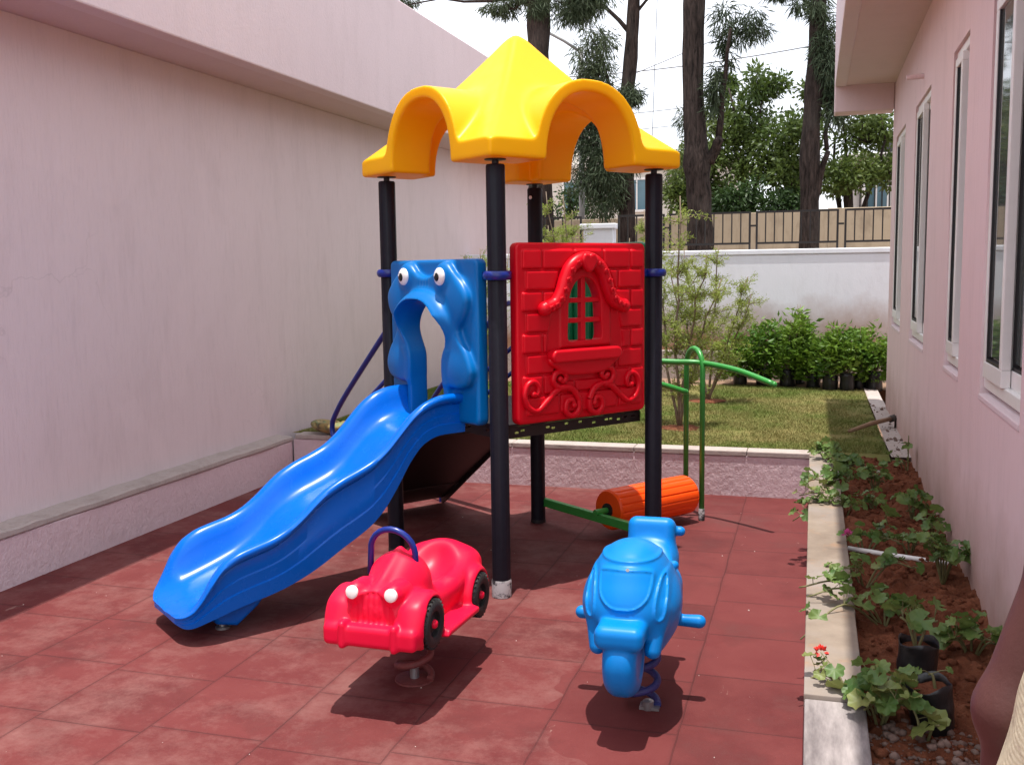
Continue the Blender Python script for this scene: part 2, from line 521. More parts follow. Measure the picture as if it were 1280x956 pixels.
def m_floor():
    t = NT('red_rubber_tiles')
    sep = t.node('ShaderNodeSeparateXYZ'); t.l.new(t.pos(), sep.inputs[0])
    T = .44
    wob = t.math('MULTIPLY', t.math('SUBTRACT', t.noise(2.5, 2), .5), .016)
    gx = t.math('DIVIDE', t.math('ADD', t.math('ADD', sep.outputs['X'], .405 + 8.8), wob), T)
    cx = t.math('FLOOR', gx)
    # each column of tiles is laid with its own small offset
    wn0 = t.node('ShaderNodeTexWhiteNoise', noise_dimensions='1D'); t.l.new(cx, wn0.inputs['W'])
    gy = t.math('DIVIDE', t.math('ADD', t.math('ADD', sep.outputs['Y'], 8.6), t.math('MULTIPLY', wn0.outputs['Value'], .10)), T)
    cy = t.math('FLOOR', gy)
    cmb = t.node('ShaderNodeCombineXYZ'); t.l.new(cx, cmb.inputs[0]); t.l.new(cy, cmb.inputs[1])
    wn = t.node('ShaderNodeTexWhiteNoise', noise_dimensions='2D'); t.l.new(cmb.outputs[0], wn.inputs['Vector'])
    fx = t.math('ABSOLUTE', t.math('SUBTRACT', t.math('FRACT', gx), .5))
    fy = t.math('ABSOLUTE', t.math('SUBTRACT', t.math('FRACT', gy), .5))
    jn = t.math('MAXIMUM', fx, fy)
    joint = t.ramp(jn, .4925, .4965)
    edge = t.ramp(jn, .46, .495)
    base = t.mix(wn.outputs['Value'], (.106, .0225, .0228), (.140, .030, .030))
    mott = t.noise(5, 8, .7)
    base = t.mix(t.ramp(mott, .35, .7, (0, 0, 0, 1), (.65,) * 3 + (1,)), base, (.165, .044, .042))
    darkp = t.ramp(t.noise(2.2, 6, .65), .5, .68, (0, 0, 0, 1), (.6,) * 3 + (1,))
    base = t.mix(darkp, base, (.074, .0185, .019))
    dust = t.ramp(t.noise(1.1, 10, .76), .54, .76, (0, 0, 0, 1), (.35,) * 3 + (1,))
    base = t.mix(dust, base, (.225, .10, .09))
    sp = t.ramp(t.noise(75, 4, .7), .66, .72, (0, 0, 0, 1), (.30,) * 3 + (1,))
    base = t.mix(sp, base, (.27, .15, .135))
    west = t.math('MULTIPLY', t.ramp(t.math('ADD', sep.outputs['X'], t.math('MULTIPLY', t.noise(.8, 4), 1.6)), -2.6, -.2, (1, 1, 1, 1), (0, 0, 0, 1)), t.ramp(t.noise(2.6, 10, .78), .46, .72, (0, 0, 0, 1), (.55,) * 3 + (1,)))
    base = t.mix(west, base, (.28, .145, .13))
    scuff = t.ramp(t.noise(3.4, 10, .78, stretch=(1.6, .8, 1), dist=.5), .645, .69, (0, 0, 0, 1), (.5,) * 3 + (1,))
    base = t.mix(scuff, base, (.38, .26, .22))
    base = t.mix(t.math('MULTIPLY', edge, .25), base, (.080, .024, .024))
    base = t.mix(t.math('MULTIPLY', joint, t.math('MULTIPLY_ADD', t.noise(1.8, 3), .75, .0)), base, (.045, .018, .018))
    t.col(base); t.rough(t.math('MULTIPLY_ADD', mott, .3, .6)); t.spec(.14)
    t.bump(t.math('SUBTRACT', wn.outputs['Value'], joint), .5, .006)
    t.bump(t.noise(160, 4, .7), .25, .003)
    return t.m
M['floor'] = m_floor()

def m_lawn():
    t = NT('patchy_turf')
    n = t.noise(1.3, 6, .65); n2 = t.noise(14, 5, .7)
    base = t.mix(t.ramp(n, .38, .62), (.12, .15, .035), (.25, .20, .08))
    base = t.mix(t.math('MULTIPLY', n2, .5), base, (.06, .06, .02))
    t.col(base); t.rough(.95); t.bump(n2, .8, .02); t.spec(.1)
    return t.m
M['lawn'] = m_lawn()
def m_grass():
    t = NT('short_grass')
    n = t.noise(1.3, 6, .65); n2 = t.noise(30, 2)
    base = t.mix(t.ramp(n, .38, .60), (.105, .178, .027), (.245, .225, .082))
    base = t.mix(t.math('MULTIPLY', n2, .4), base, (.16, .17, .05))
    t.col(base); t.rough(.7); t.spec(.2)
    return t.m
M['grass'] = m_grass()
def m_soil():
    t = NT('red_soil')
    n = t.noise(9, 9, .72); n2 = t.noise(2.4, 4, .6)
    base = t.mix(t.ramp(n, .32, .7), (.095, .030, .016), (.235, .085, .045))
    base = t.mix(t.ramp(n2, .5, .7, (0, 0, 0, 1), (.5,) * 3 + (1,)), base, (.30, .125, .07))
    t.col(base); t.rough(.97); t.spec(.1)
    t.bump(n, 1, .03); t.bump(t.noise(60, 5, .7), .7, .008)
    return t.m
M['soil'] = m_soil()
M['earth'] = simple('dry_earth', (.24, .15, .10), .95, .3, 3, bump=.6)

def m_shirt():
    t = NT('cream_striped_cotton')
    sep = t.node('ShaderNodeSeparateXYZ'); t.l.new(t.pos(), sep.inputs[0])
    s = t.math('SINE', t.math('MULTIPLY', t.math('ADD', sep.outputs['Z'], t.math('MULTIPLY', sep.outputs['X'], -.10)), 900))
    f = t.math('MULTIPLY_ADD', s, .5, .5)
    t.col(t.mix(f, (.46, .40, .28), (.60, .54, .40))); t.rough(.9); t.bump(t.noise(25, 4), .4, .01); t.spec(.1)
    return t.m
M['shirt'] = m_shirt()
def m_glass():
    t = NT('window_glass')
    t.col((.085, .10, .095)); t.rough(.04); t.spec(1.0); t.p.inputs['IOR'].default_value = 1.6
    t.bump(t.noise(2, 2), .03, .01)
    return t.m
M['glass'] = m_glass()

# ------------------------------------------------------------------ world, sun, camera
SUN = Vector((.004, -.11, 1.0)).normalized()
w = bpy.data.worlds.new('World'); scn.world = w; w.use_nodes = True
wt = w.node_tree; bg = wt.nodes['Background']
sky = wt.nodes.new('ShaderNodeTexSky'); sky.sky_type = 'NISHITA'; sky.sun_disc = False
sky.sun_elevation = math.asin(SUN.z); sky.sun_rotation = math.atan2(SUN.x, SUN.y)
sky.altitude = 900; sky.air_density = 1.3; sky.dust_density = 3.0; sky.ozone_density = 1.0
# thin bright overcast veil over the blue
tc = wt.nodes.new('ShaderNodeTexCoord')
cn = wt.nodes.new('ShaderNodeTexNoise'); cn.inputs['Scale'].default_value = 2.2; cn.inputs['Detail'].default_value = 6
wt.links.new(tc.outputs['Generated'], cn.inputs['Vector'])
cr = wt.nodes.new('ShaderNodeValToRGB')
cr.color_ramp.elements[0].position = .3; cr.color_ramp.elements[0].color = (.62, .62, .62, 1)
cr.color_ramp.elements[1].position = .6; cr.color_ramp.elements[1].color = (.97, .97, .97, 1)
wt.links.new(cn.outputs['Fac'], cr.inputs['Fac'])
mx = wt.nodes.new('ShaderNodeMix'); mx.data_type = 'RGBA'
wt.links.new(cr.outputs['Color'], mx.inputs[0])
wt.links.new(sky.outputs['Color'], mx.inputs[6]); mx.inputs[7].default_value = (12.2, 12.5, 13.4, 1)
wt.links.new(mx.outputs[2], bg.inputs['Color'])
bg.inputs['Strength'].default_value = .110

sl = bpy.data.lights.new('sun', 'SUN'); sl.energy = 4.7; sl.angle = R_(.6); sl.color = (1, .955, .88)
so = bpy.data.objects.new('sun', sl); COL.objects.link(so); so.location = (0, 0, 20)
so.rotation_euler = SUN.to_track_quat('Z', 'Y').to_euler()

cam = bpy.data.cameras.new('camera'); co = bpy.data.objects.new('camera', cam); COL.objects.link(co)
cam.sensor_width = 36; cam.sensor_fit = 'HORIZONTAL'; cam.lens = 1250 / 1280 * 36
cam.clip_end = 2000; cam.clip_start = .05
RW = np.array(((.9579, .0190, -.2866), (.2875, -.1122, .9512), (-.0141, -.9935, -.1129)))
mw = Matrix.Identity(4)
for i in range(3):
    mw[i][0] = RW[i, 0]; mw[i][1] = -RW[i, 1]; mw[i][2] = -RW[i, 2]
q = mw.to_quaternion()
co.rotation_mode = 'QUATERNION'; co.rotation_quaternion = q; co.location = (0, 0, 1.55)
scn.camera = co
scn.view_settings.view_transform = 'Standard'; scn.view_settings.look = 'None'
scn.view_settings.exposure = .35; scn.view_settings.gamma = 1
scn.view_settings.use_curve_mapping = False
scn.cycles.max_bounces = 8

# ------------------------------------------------------------------ setting: ground sheets
def sheet(name, x0, y0, x1, y1, z, mat, nx=1, ny=1, fn=None):
    xs = np.linspace(x0, x1, nx + 1); ys = np.linspace(y0, y1, ny + 1)
    X, Y = np.meshgrid(xs, ys, indexing='ij')
    Z = np.full_like(X, z) if fn is None else z + fn(X, Y)
    V = np.stack([X.ravel(), Y.ravel(), Z.ravel()], 1)
    i, j = np.meshgrid(np.arange(nx), np.arange(ny), indexing='ij'); i = i.ravel(); j = j.ravel()
    k = i * (ny + 1) + j
    F = np.stack([k, k + ny + 1, k + ny + 2, k + 1], 1)
    o = mesh_np(name, V, F, mat, smooth=fn is not None)
    o['kind'] = 'structure'
    return o
def vnoise(X, Y, f, seed):
    # smooth value noise
    r = np.random.default_rng(seed).random((64, 64))
    x = X * f; y = Y * f
    xi = np.floor(x).astype(int); yi = np.floor(y).astype(int); fx = x - xi; fy = y - yi
    fx = fx * fx * (3 - 2 * fx); fy = fy * fy * (3 - 2 * fy)
    g = lambda a, b: r[a % 64, b % 64]
    return (g(xi, yi) * (1 - fx) + g(xi + 1, yi) * fx) * (1 - fy) + (g(xi, yi + 1) * (1 - fx) + g(xi + 1, yi + 1) * fx) * fy

sheet('ground', -300, -300, 300, 300, -.03, M['earth'])
sheet('playground_floor', -3.84, -4, .02, 6.82, 0, M['floor'])
sheet('lawn', -3.9, 6.93, .50, 10.6, .285, M['lawn'], 60, 60, lambda X, Y: .02 * vnoise(X, Y, 1.5, 3))
sheet('bare_soil_strip', -3.94, 10.6, 1.8, 11.22, .285, M['earth'], 40, 8, lambda X, Y: .03 * vnoise(X, Y, 4, 5))
BED0, BED1 = 2.25, 6.75
def bedz(X, Y):
    return (.05 * vnoise(X, Y, 3, 8) + .045 * vnoise(X, Y, 11, 9) + .028 * vnoise(X, Y, 31, 10) + .012 * vnoise(X, Y, 70, 2))
sheet('soil_bed', .155, BED0, .625, BED1, .205, M['soil'], 120, 900, bedz)
sheet('wall_side_paving', .50, BED1, .625, 10.6, .31, M['coping'], 6, 60, lambda X, Y: .012 * vnoise(X, Y, 5, 12))
sheet('lawn_edge', .155, BED1, .50, 7.0, .285, M['lawn'], 12, 12, lambda X, Y: .02 * vnoise(X, Y, 1.5, 3))
sheet('gravel_path', .02, -4, .9, BED0, -.002, M['earth'], 20, 60, lambda X, Y: .02 * vnoise(X, Y, 9, 4))

# grass blades
def grass():
    n = 230000
    x = rng.uniform(-3.85, .5, n); y = 6.95 + 3.7 * rng.random(n) ** 1.15
    keep = vnoise(x, y, 1.7, 21) + .6 * vnoise(x, y, 6, 22) + .35 * rng.random(n) > .62
    keep &= ~((x > .16) & (y < 6.98))
    keep &= ~((np.hypot(x + .98, y - 7.76) < .16 + .05 * rng.random(n)) | (np.hypot(x + .93, y - 9.4) < .2))
    x, y = x[keep], y[keep]; n = len(x)
    h = rng.uniform(.008, .024, n) * (.6 + .8 * vnoise(x, y, 2.3, 30)); a = rng.uniform(0, 2 * PI, n); wd = rng.uniform(.0014, .0028, n)
    z = .285 + .02 * vnoise(x, y, 1.5, 3)
    lean = rng.uniform(.2, 1.2, n) * h
    A = np.stack([x - wd * np.cos(a), y - wd * np.sin(a), z], 1); B = np.stack([x + wd * np.cos(a), y + wd * np.sin(a), z], 1)
    b2 = rng.uniform(0, 2 * PI, n)
    Cc = np.stack([x + lean * np.cos(b2), y + lean * np.sin(b2), z + h], 1)
    V = np.stack([A, B, Cc], 1).reshape(-1, 3)
    o = mesh_np('grass', V, np.arange(3 * n).reshape(-1, 3), M['grass'], smooth=False)
    tag(o, 'short patchy green and straw-coloured grass on the raised lawn', 'grass', kind='stuff')
grass()

# clods and rubble
def rocks(name, n, reg, zf, smin_, smax_, mat, label, cat, seed):
    r = np.random.default_rng(seed)
    base = MB(); import bmesh
    bm = bmesh.new(); bmesh.ops.create_icosphere(bm, subdivisions=1, radius=1)
    bv = np.array([v.co[:] for v in bm.verts]); bf = np.array([[v.index for v in f.verts] for f in bm.faces]); bm.free()
    Vs = []; Fs = []
    for i in range(n):
        x, y = reg(r); s = smin_ + (smax_ - smin_) * r.random() ** 3
        d = bv * (1 + .45 * (r.random((len(bv), 1)) - .5)) * s * np.array([1, r.uniform(.6, 1.1), r.uniform(.5, .9)])
        a = r.uniform(0, 6.28); c, sn = math.cos(a), math.sin(a)
        d = d @ np.array([[c, sn, 0], [-sn, c, 0], [0, 0, 1]])
        Fs.append(bf + len(bv) * i); Vs.append(d + [x, y, zf(x, y) + s * .2])
    o = mesh_np(name, np.concatenate(Vs), np.concatenate(Fs), mat, smooth=False)
    return tag(o, label, cat, kind='stuff')
bz = lambda x, y: .205 + float(bedz(np.array([x]), np.array([y]))[0])
rocks('soil_clods', 1500, lambda r: (r.uniform(.17, .61), r.uniform(BED0, BED1)), bz, .003, .020, M['soil'], 'loose clods of red soil scattered over the flower bed', 'soil', 2)
rocks('rubble', 1300, lambda r: (r.uniform(.17, .61), BED0 + .62 * r.random() ** 1.2), bz,   .0025, .017, M['gravel'], 'grey broken rubble at the near end of the flower bed', 'rubble', 3)
rocks('floor_grit', 80, lambda r: (r.uniform(-3.6, -.05), r.uniform(2.4, 6.5)), lambda x, y: 0, .001, .004, M['trash_white'], 'pale grit specks scattered on the red rubber tiles', 'grit', 4)
rocks('wall_foot_gravel', 90, lambda r: (r.uniform(.50, .62), r.uniform(6.75, 9.3)), lambda x, y: .316, .004, .018, M['gravel'], 'loose stones on the paving strip along the pink wall', 'gravel', 6)

# ------------------------------------------------------------------ left building
lb = empty('pink_building', (-3.95, 4, 0), 0, 'long pink plastered building with deep roof parapet beside the slide', 'building')
def lbox(name, x0, x1, y0, y1, z0, z1, mat, par, org, bev=.006):
    b = MB().box(((x0 + x1) / 2 - org[0], (y0 + y1) / 2 - org[1], (z0 + z1) / 2 - org[2]), (x1 - x0, y1 - y0, z1 - z0))
    o = b.build(name, mat, par)
    return bevel(o, bev) if bev else o
LO = (-3.95, 4, 0)
lbox('wall', -9, -3.95, -6, 14.05, -.02, 2.88, M['wall_left'], lb, LO, 0)
lbox('roof_slab', -9, -3.50, -6.4, 14.4, 2.882, 3.05, M['soffit'], lb, LO, .008)
lbox('parapet', -3.60, -3.478, -6.4, 14.4, 2.878, 3.87, M['parapet'], lb, LO, .01)
lbox('plinth', -3.948, -3.82, -6, 6.79, -.02, .255, M['retain'], lb, LO, .006)
# uneven cement ledge on the plinth
def ledge():
    ys = np.linspace(-6, 6.79, 260); V = []; F = []
    for i, y in enumerate(ys):
        j = .006 * (vnoise(np.array([y]), np.array([0.]), 3, 5)[0] - .5) * 2; k = .008 * vnoise(np.array([y]), np.array([3.]), 9, 6)[0]
        pr = [(-3.949, .257), (-3.816 + j, .257), (-3.812 + j, .264), (-3.813 + j, .284 + k), (-3.825 + j, .291 + k), (-3.949, .300 + k)]
        V += [(x - LO[0], y - LO[1], z) for x, z in pr]
        if i:
            for a in range(6):
                b = (a + 1) % 6
                F.append([(i - 1) * 6 + a, (i - 1) * 6 + b, i * 6 + b, i * 6 + a])
    mb = MB(); mb.add(V, F); mb.add([V[q] for q in range(6)], [tuple(range(6))]); mb.add(V[-6:], [tuple(range(6))[::-1]])
    return mb.build('cement_ledge', M['coping'], lb)
ledge()

# retaining wall across the back
rw = empty('retaining_wall', (-1.9, 6.88, 0), 0, 'low pink stucco retaining wall with stone coping in front of the lawn', 'low wall')
RO = (-1.9, 6.88, 0)
lbox('wall', -3.818, 0.0, 6.80, 6.92, -.02, .272, M['retain'], rw, RO, .004)
xx = -3.80
while xx < -.02:
    L = min(random.uniform(.75, 1.0), .012 - xx)
    if .012 - (xx + L) < .2: L = .012 - xx
    lbox('coping_slab', xx + .001, xx + L - .002, 6.794, 6.94, .274, .310 + random.uniform(-.002, .002), M['coping'], rw, RO, .006)
    xx += L

# right kerb with stone slabs
kb = empty('kerb_wall', (.08, 4.6, 0), 0, 'low kerb wall capped with mottled stone slabs beside the flower bed', 'kerb')
KO = (.08, 4.6, 0)
lbox('wall', .004, .152, -.5, 6.795, -.02, .283, M['retain'], kb, KO, .004)
slabs = [(2.87, 3.62), (3.62, 4.42), (4.42, 5.32), (5.32, 6.08), (6.08, 6.76)]
for i, (a, b) in enumerate(slabs):
    if i == 0:   # near slab has a rounded inner corner
        lp = [(.0, b - .003), (.0, a), (.09, a)] + [(.09 + .068 * math.sin(R_(t)), a + .07 - .07 * math.cos(R_(t))) for t in range(15, 91, 15)] + [(.158, b - .003)]
    else:
        lp = [(.0, b - .003), (.0, a + .002), (.160, a + .002), (.160, b - .003)]
    lp = [(x - KO[0], y - KO[1]) for x, y in lp]
    plate('coping_slab', [lp], .045, Matrix.Translation((0, 0, .309)), M['stone'], kb, .004)
t = NT('grey_cement_slab')
n = t.noise(3, 7, .7, stretch=(5, 1, 1))
t.col(t.mix(t.ramp(n, .35, .7), (.13, .11, .11), (.36, .32, .31))); t.rough(.8); t.bump(n, .3, .006)
lbox('cement_topping', -.002, .163, 1.2, 2.865, .284, .318, t.m, kb, KO, .005)

# ------------------------------------------------------------------ right building
rb = empty('pink_house', (.62, 6, 0), 0, 'pink rendered building with white upvc windows and flat eave on the right', 'building')
BO = (.62, 6, 0)
wins = [(7.95, 8.80, 1.06, 2.56), (6.28, 7.17, 1.06, 2.56), (4.79, 5.30, 1.06, 2.54), (3.39, 4.18, 1.06, 2.54)]
Mw = Matrix(((0, 0, 1, 0), (1, 0, 0, 0), (0, 1, 0, 0), (0, 0, 0, 1)))   # XY outline -> YZ, depth -> x
outer = [(2.0 - 6, -.02), (9.18 - 6, -.02), (9.18 - 6, 3.04), (2.0 - 6, 3.04)]
holes = [[(a - 6.002, z0 - .036), (a - 6.002, z1), (b - 5.998, z1), (b - 5.998, z0 - .036)] for a, b, z0, z1 in wins]
plate('wall', [outer] + holes, .20, Matrix.Translation((.10, 0, 0)) @ Mw, M['wall_right'], rb, 0)
lbox('end_wall', .822, 6, 8.98, 9.18, -.02, 3.04, M['wall_right'], rb, BO, 0)
lbox('front_wall', .822, 6, 2.0, 2.2, -.02, 3.04, M['wall_right'], rb, BO, 0)
lbox('eave_slab', .150, 6, 1.6, 9.32, 3.042, 3.20, M['soffit'], rb, BO, .006)
lbox('eave_fascia', .142, .235, 1.6, 9.10, 3.036, 3.75, M['parapet'], rb, BO, .008)
lbox('eave_end_beam', .142, .617, 9.10, 9.33, 2.825, 3.75, M['soffit'], rb, BO, .008)
lbox('interior_floor', .83, 5.9, 2.3, 8.9, .30, .40, M['coping'], rb, BO, 0)
for a, b, z0, z1 in wins:
    w_ = MB()
    xo, d = .040, .05
    fr = .045
    for (p0, p1, q0, q1) in ((a, b, z0 + .012, z0 + .012 + fr), (a, b, z1 - fr, z1), (a, a + fr, z0 + .012 + fr, z1 - fr), (b - fr, b, z0 + .012 + fr, z1 - fr)):
        w_.box((xo, (p0 + p1) / 2 - 6, (q0 + q1) / 2), (d, p1 - p0, q1 - q0))
    win = bevel(w_.build('window', M['pvc_white'], rb), .004)
    A, B_, Z0, Z1 = a + fr, b - fr, z0 + .012 + fr, z1 - fr
    mid = (A + B_) / 2
    for k, (p0, p1, dx) in enumerate(((A, mid + .03, .012), (mid - .03, B_, -.022))):
        s_ = MB(); f2 = .042
        for (u0, u1, v0, v1) in ((p0, p1, Z0, Z0 + f2 + .02), (p0, p1, Z1 - f2, Z1), (p0, p0 + f2, Z0 + f2 + .02, Z1 - f2), (p1 - f2, p1, Z0 + f2 + .02, Z1 - f2)):
            s_.box((xo + dx, (u0 + u1) / 2 - 6, (v0 + v1) / 2), (.032, u1 - u0, v1 - v0))
        bevel(s_.build('sash', M['pvc_white'], win), .003)
        g_ = MB()
        for (u0, u1, v0, v1) in ((p0 + f2, p1 - f2, Z0 + f2 + .02, Z0 + f2 + .032), (p0 + f2, p0 + f2 + .012, Z0 + f2 + .032, Z1 - f2), (p1 - f2 - .012, p1 - f2, Z0 + f2 + .032, Z1 - f2)):
            g_.box((xo + dx, (u0 + u1) / 2 - 6, (v0 + v1) / 2), (.024, u1 - u0, v1 - v0))
        g_.build('gasket', M['gasket'], win)
        p_ = MB().box((xo + dx, (p0 + p1) / 2 - 6, (Z0 + Z1 + f2 - .02 + .04) / 2), (.008, p1 - p0 - 2 * f2 - .004, Z1 - Z0 - 2 * f2 - .024))
        p_.build('pane', M['glass'], win)
    sl_ = MB()
    sl_.add([(-.004, a - 6.0, z0 - .012), (-.004, b - 6.0, z0 - .012), (.19, b - 6.0, z0 + .010), (.19, a - 6.0, z0 + .010),
             (-.004, a - 6.0, z0 - .035), (-.004, b - 6.0, z0 - .035), (.19, b - 6.0, z0 - .035), (.19, a - 6.0, z0 - .035)],
            [(0, 3, 2, 1), (0, 1, 5, 4), (4, 5, 6, 7), (0, 4, 7, 3), (1, 2, 6, 5), (3, 7, 6, 2)])
    bevel(sl_.build('sill', M['parapet'], win), .004)
MB().tube([(0.0, 6.72 - 6, 2.68), (-.10, 6.72 - 6, 2.675)], .016, 14).build('pipe_stub', M['wall_right'], rb, sharp=40)

# ------------------------------------------------------------------ compound wall, railing, far walls
cw = empty('compound_wall', (-1, 11.3, .25), 0, 'whitewashed compound wall stained with red soil at its foot', 'wall')
CO = (-1, 11.3, .25)
lbox('wall', -3.944, 6, 11.25, 11.45, -.03, 1.66, M['white_wall'], cw, CO, .008)
lbox('coping', -3.944, 6, 11.238, 11.462, 1.662, 1.72, M['white_wall'], cw, CO, .01)
lbox('footing', -3.944, 6, 11.19, 11.247, .25, .62, M['coping'], cw, CO, .01)
gp = empty('gate_pillar', (-2.35, 11.35, 1.72), 0, 'square white pillar with flat cap standing on the compound wall', 'pillar')
bevel(MB().box((0, 0, .13), (.34, .2, .262)).build('shaft', M['white_wall'], gp), .006)
bevel(MB().box((0, 0, .293), (.42, .26, .06)).build('cap', M['white_wall'], gp), .01)
panels = [(-3.0, -2.57), (-2.13, -1.62), (-1.55, -.68), (-.605, .235), (.315, 1.15), (1.23, 2.1)]
plabs = ['black steel railing panel left of the white pillar', 'short black railing panel right of the white pillar behind feathery sapling',
         'black railing panel in front of the thick tree trunk with side branch', 'black railing panel in front of the straight bare trunk',
         'black railing panel next to the corner of the pink house', 'black railing panel behind the pink house wall']
for (a, b), lab in zip(panels, plabs):
    o = empty('railing_panel', ((a + b) / 2, 11.35, 1.72), 0, lab, 'railing', 'railing panels along the compound wall')
    h0, h1 = .07, .405
    f = MB(); W_ = (b - a) / 2
    for z in (h0, h1): f.box((0, 0, z), (2 * W_ - .022, .018, .022))
    for s in (-1, 1): f.box((s * W_, 0, .2), (.022, .022, .43))
    f.box((W_ + .037, 0, .26), (.055, .014, .02))
    f.build('frame', M['black_steel'], o)
    g = MB(); nb = max(3, round((b - a) / .098)) 
    for k in range(1, nb): g.box((-W_ + 2 * W_ * k / nb, 0, (h0 + h1) / 2), (.013, .013, h1 - h0 - .02))
    g.build('bars', M['black_steel'], o)
fw = empty('old_wall', (0, 17.5, 0), 0, 'weathered beige wall behind the railing and the tree trunks', 'wall')
FO = (0, 17.5, 0)
for k in range(6):
    x0 = -7 + k * 2.4
    lbox('wall_bay', x0, x0 + 2.24, 17.45, 17.6, -.03, 2.36 + .035 * k, M['beige_wall'], fw, FO, .01)
    lbox('pier', x0 + 2.242, x0 + 2.398, 17.425, 17.62, -.03, 2.385 + .035 * k, M['beige_wall'], fw, FO, .01)

# ------------------------------------------------------------------ foliage helpers
def leaf_quads(C, D, L, W, r, curl=.15):
    """C centres (n,3), D directions (n,3), lengths L, widths W -> rhombic folded leaves (2 quads each)"""
    n = len(C)
    D = D / (np.linalg.norm(D, axis=1, keepdims=True) + 1e-9)
    U = r.normal(size=(n, 3)); S = np.cross(D, U); S /= (np.linalg.norm(S, axis=1, keepdims=True) + 1e-9)
    Nn = np.cross(S, D)
    L = np.asarray(L)[:, None] if np.ndim(L) else np.full((n, 1), L)
    W = np.asarray(W)[:, None] if np.ndim(W) else np.full((n, 1), W)
    p0 = C; p1 = C + D * L * .45 + S * W * .5 + Nn * L * curl * .4; p2 = C + D * L - Nn * L * curl * .6; p3 = C + D * L * .45 - S * W * .5 + Nn * L * curl * .4
    pm = C + D * L * .5
    V = np.stack([p0, p1, p2, p3, pm], 1).reshape(-1, 3)
    b = np.arange(n)[:, None] * 5
    F = np.concatenate([b + np.array([[0, 1, 4, 4]]), b + np.array([[1, 2, 4, 4]]), b + np.array([[2, 3, 4, 4]]), b + np.array([[3, 0, 4, 4]])])
    return V, F[:, :3]

def bent_path(a, b, wob, r, n=6):
    a = np.array(a, float); b = np.array(b, float)
    t = np.linspace(0, 1, n)[:, None]
    P = a + (b - a) * t
    off = np.cumsum(r.normal(size=(n, 3)), 0) * wob; off -= off[0]
    return P + off * np.sqrt(t)

def tree(name, base, trunk_pts, trunk_r, limbs, clumps, leafspec, mats, label, cat='tree', group=None, seed=1):
    """limbs: list of (start, end, r0, r1); clumps: list (centre, radii, n)"""
    r = np.random.default_rng(seed)
    o = empty(name, base, 0, label, cat, group)
    mb = MB()
    P = smooth_path(trunk_pts, 5)
    rr = np.interp(np.linspace(0, 1, len(P)), np.linspace(0, 1, len(trunk_r)), trunk_r)
    rr = rr * (1 + .06 * r.normal(size=len(P)))
    mb.tube(P, list(rr), 14)
    trunk = mb.build('trunk', mats[0], o, smooth=True)
    if limbs:
        for s, e, r0, r1 in limbs:
            lm = MB()
            Q = bent_path(s, e, .05 * np.linalg.norm(np.array(e) - np.array(s)), r)
            lm.tube(Q, list(np.linspace(r0, r1, len(Q))), 7)
            lm.build('limb', mats[0], o, smooth=True)
    Vs, Fs, off = [], [], 0
    for c, rad, n in clumps:
        tw = MB()
        n = int(n * leafspec.get('mult', 1))
        c = np.array(c, float); rad = np.array(rad, float)
        u = r.normal(size=(n, 3)); u /= np.linalg.norm(u, axis=1, keepdims=True)
        rr_ = r.random((n, 1)) ** .5
        # sub-clusters make the outline uneven
        k = max(3, n // 120); cc = r.normal(size=(k, 3)); cc /= np.linalg.norm(cc, axis=1, keepdims=True); cc *= r.random((k, 1)) ** .4
        pick = r.integers(0, k, n)
        C = c + rad * (cc[pick] * .85 + u * rr_ * leafspec.get('spread', .38))
        for q in cc[:min(k, 14)]:
            e = c + rad * q * .85
            Q = bent_path(c - np.array([0, 0, rad[2] * .5]), e, .06 * rad.mean(), r, 5)
            tw.tube(Q, list(np.linspace(leafspec.get('twig', .02), .004, 5)), 5, caps=False)
        D = u * leafspec.get('out', 1) + r.normal(size=(n, 3)) * .5; D[:, 2] += leafspec.get('droop', -.3)
        V, F = leaf_quads(C, D, r.uniform(*leafspec['L'], n), r.uniform(*leafspec['W'], n), r)
        Vs.append(V); Fs.append(F + off); off += len(V)
        tw.build('twigs', mats[0], o)
    mesh_np('crown', np.concatenate(Vs), np.concatenate(Fs), mats[1], o, smooth=False)
    return o

exec_later = []
# ------------------------------------------------------------------ PLAYSET
# local x runs from the slide side to the roller side, local y towards the stairs
ANG = math.atan2(.8, .6)
ps = empty('playground_tower', (-1.496, 5.113, 0), ANG, 'yellow-roofed play tower with blue slide, red brick panel and green roller frame', 'playset')
MYZ = Matrix(((0, 0, 1, 0), (1, 0, 0, 0), (0, 1, 0, 0), (0, 0, 0, 1)))      # outline (y, z), depth along x
MXZ = Matrix(((1, 0, 0, 0), (0, 0, 1, 0), (0, 1, 0, 0), (0, 0, 0, 1)))      # outline (x, z), depth along y

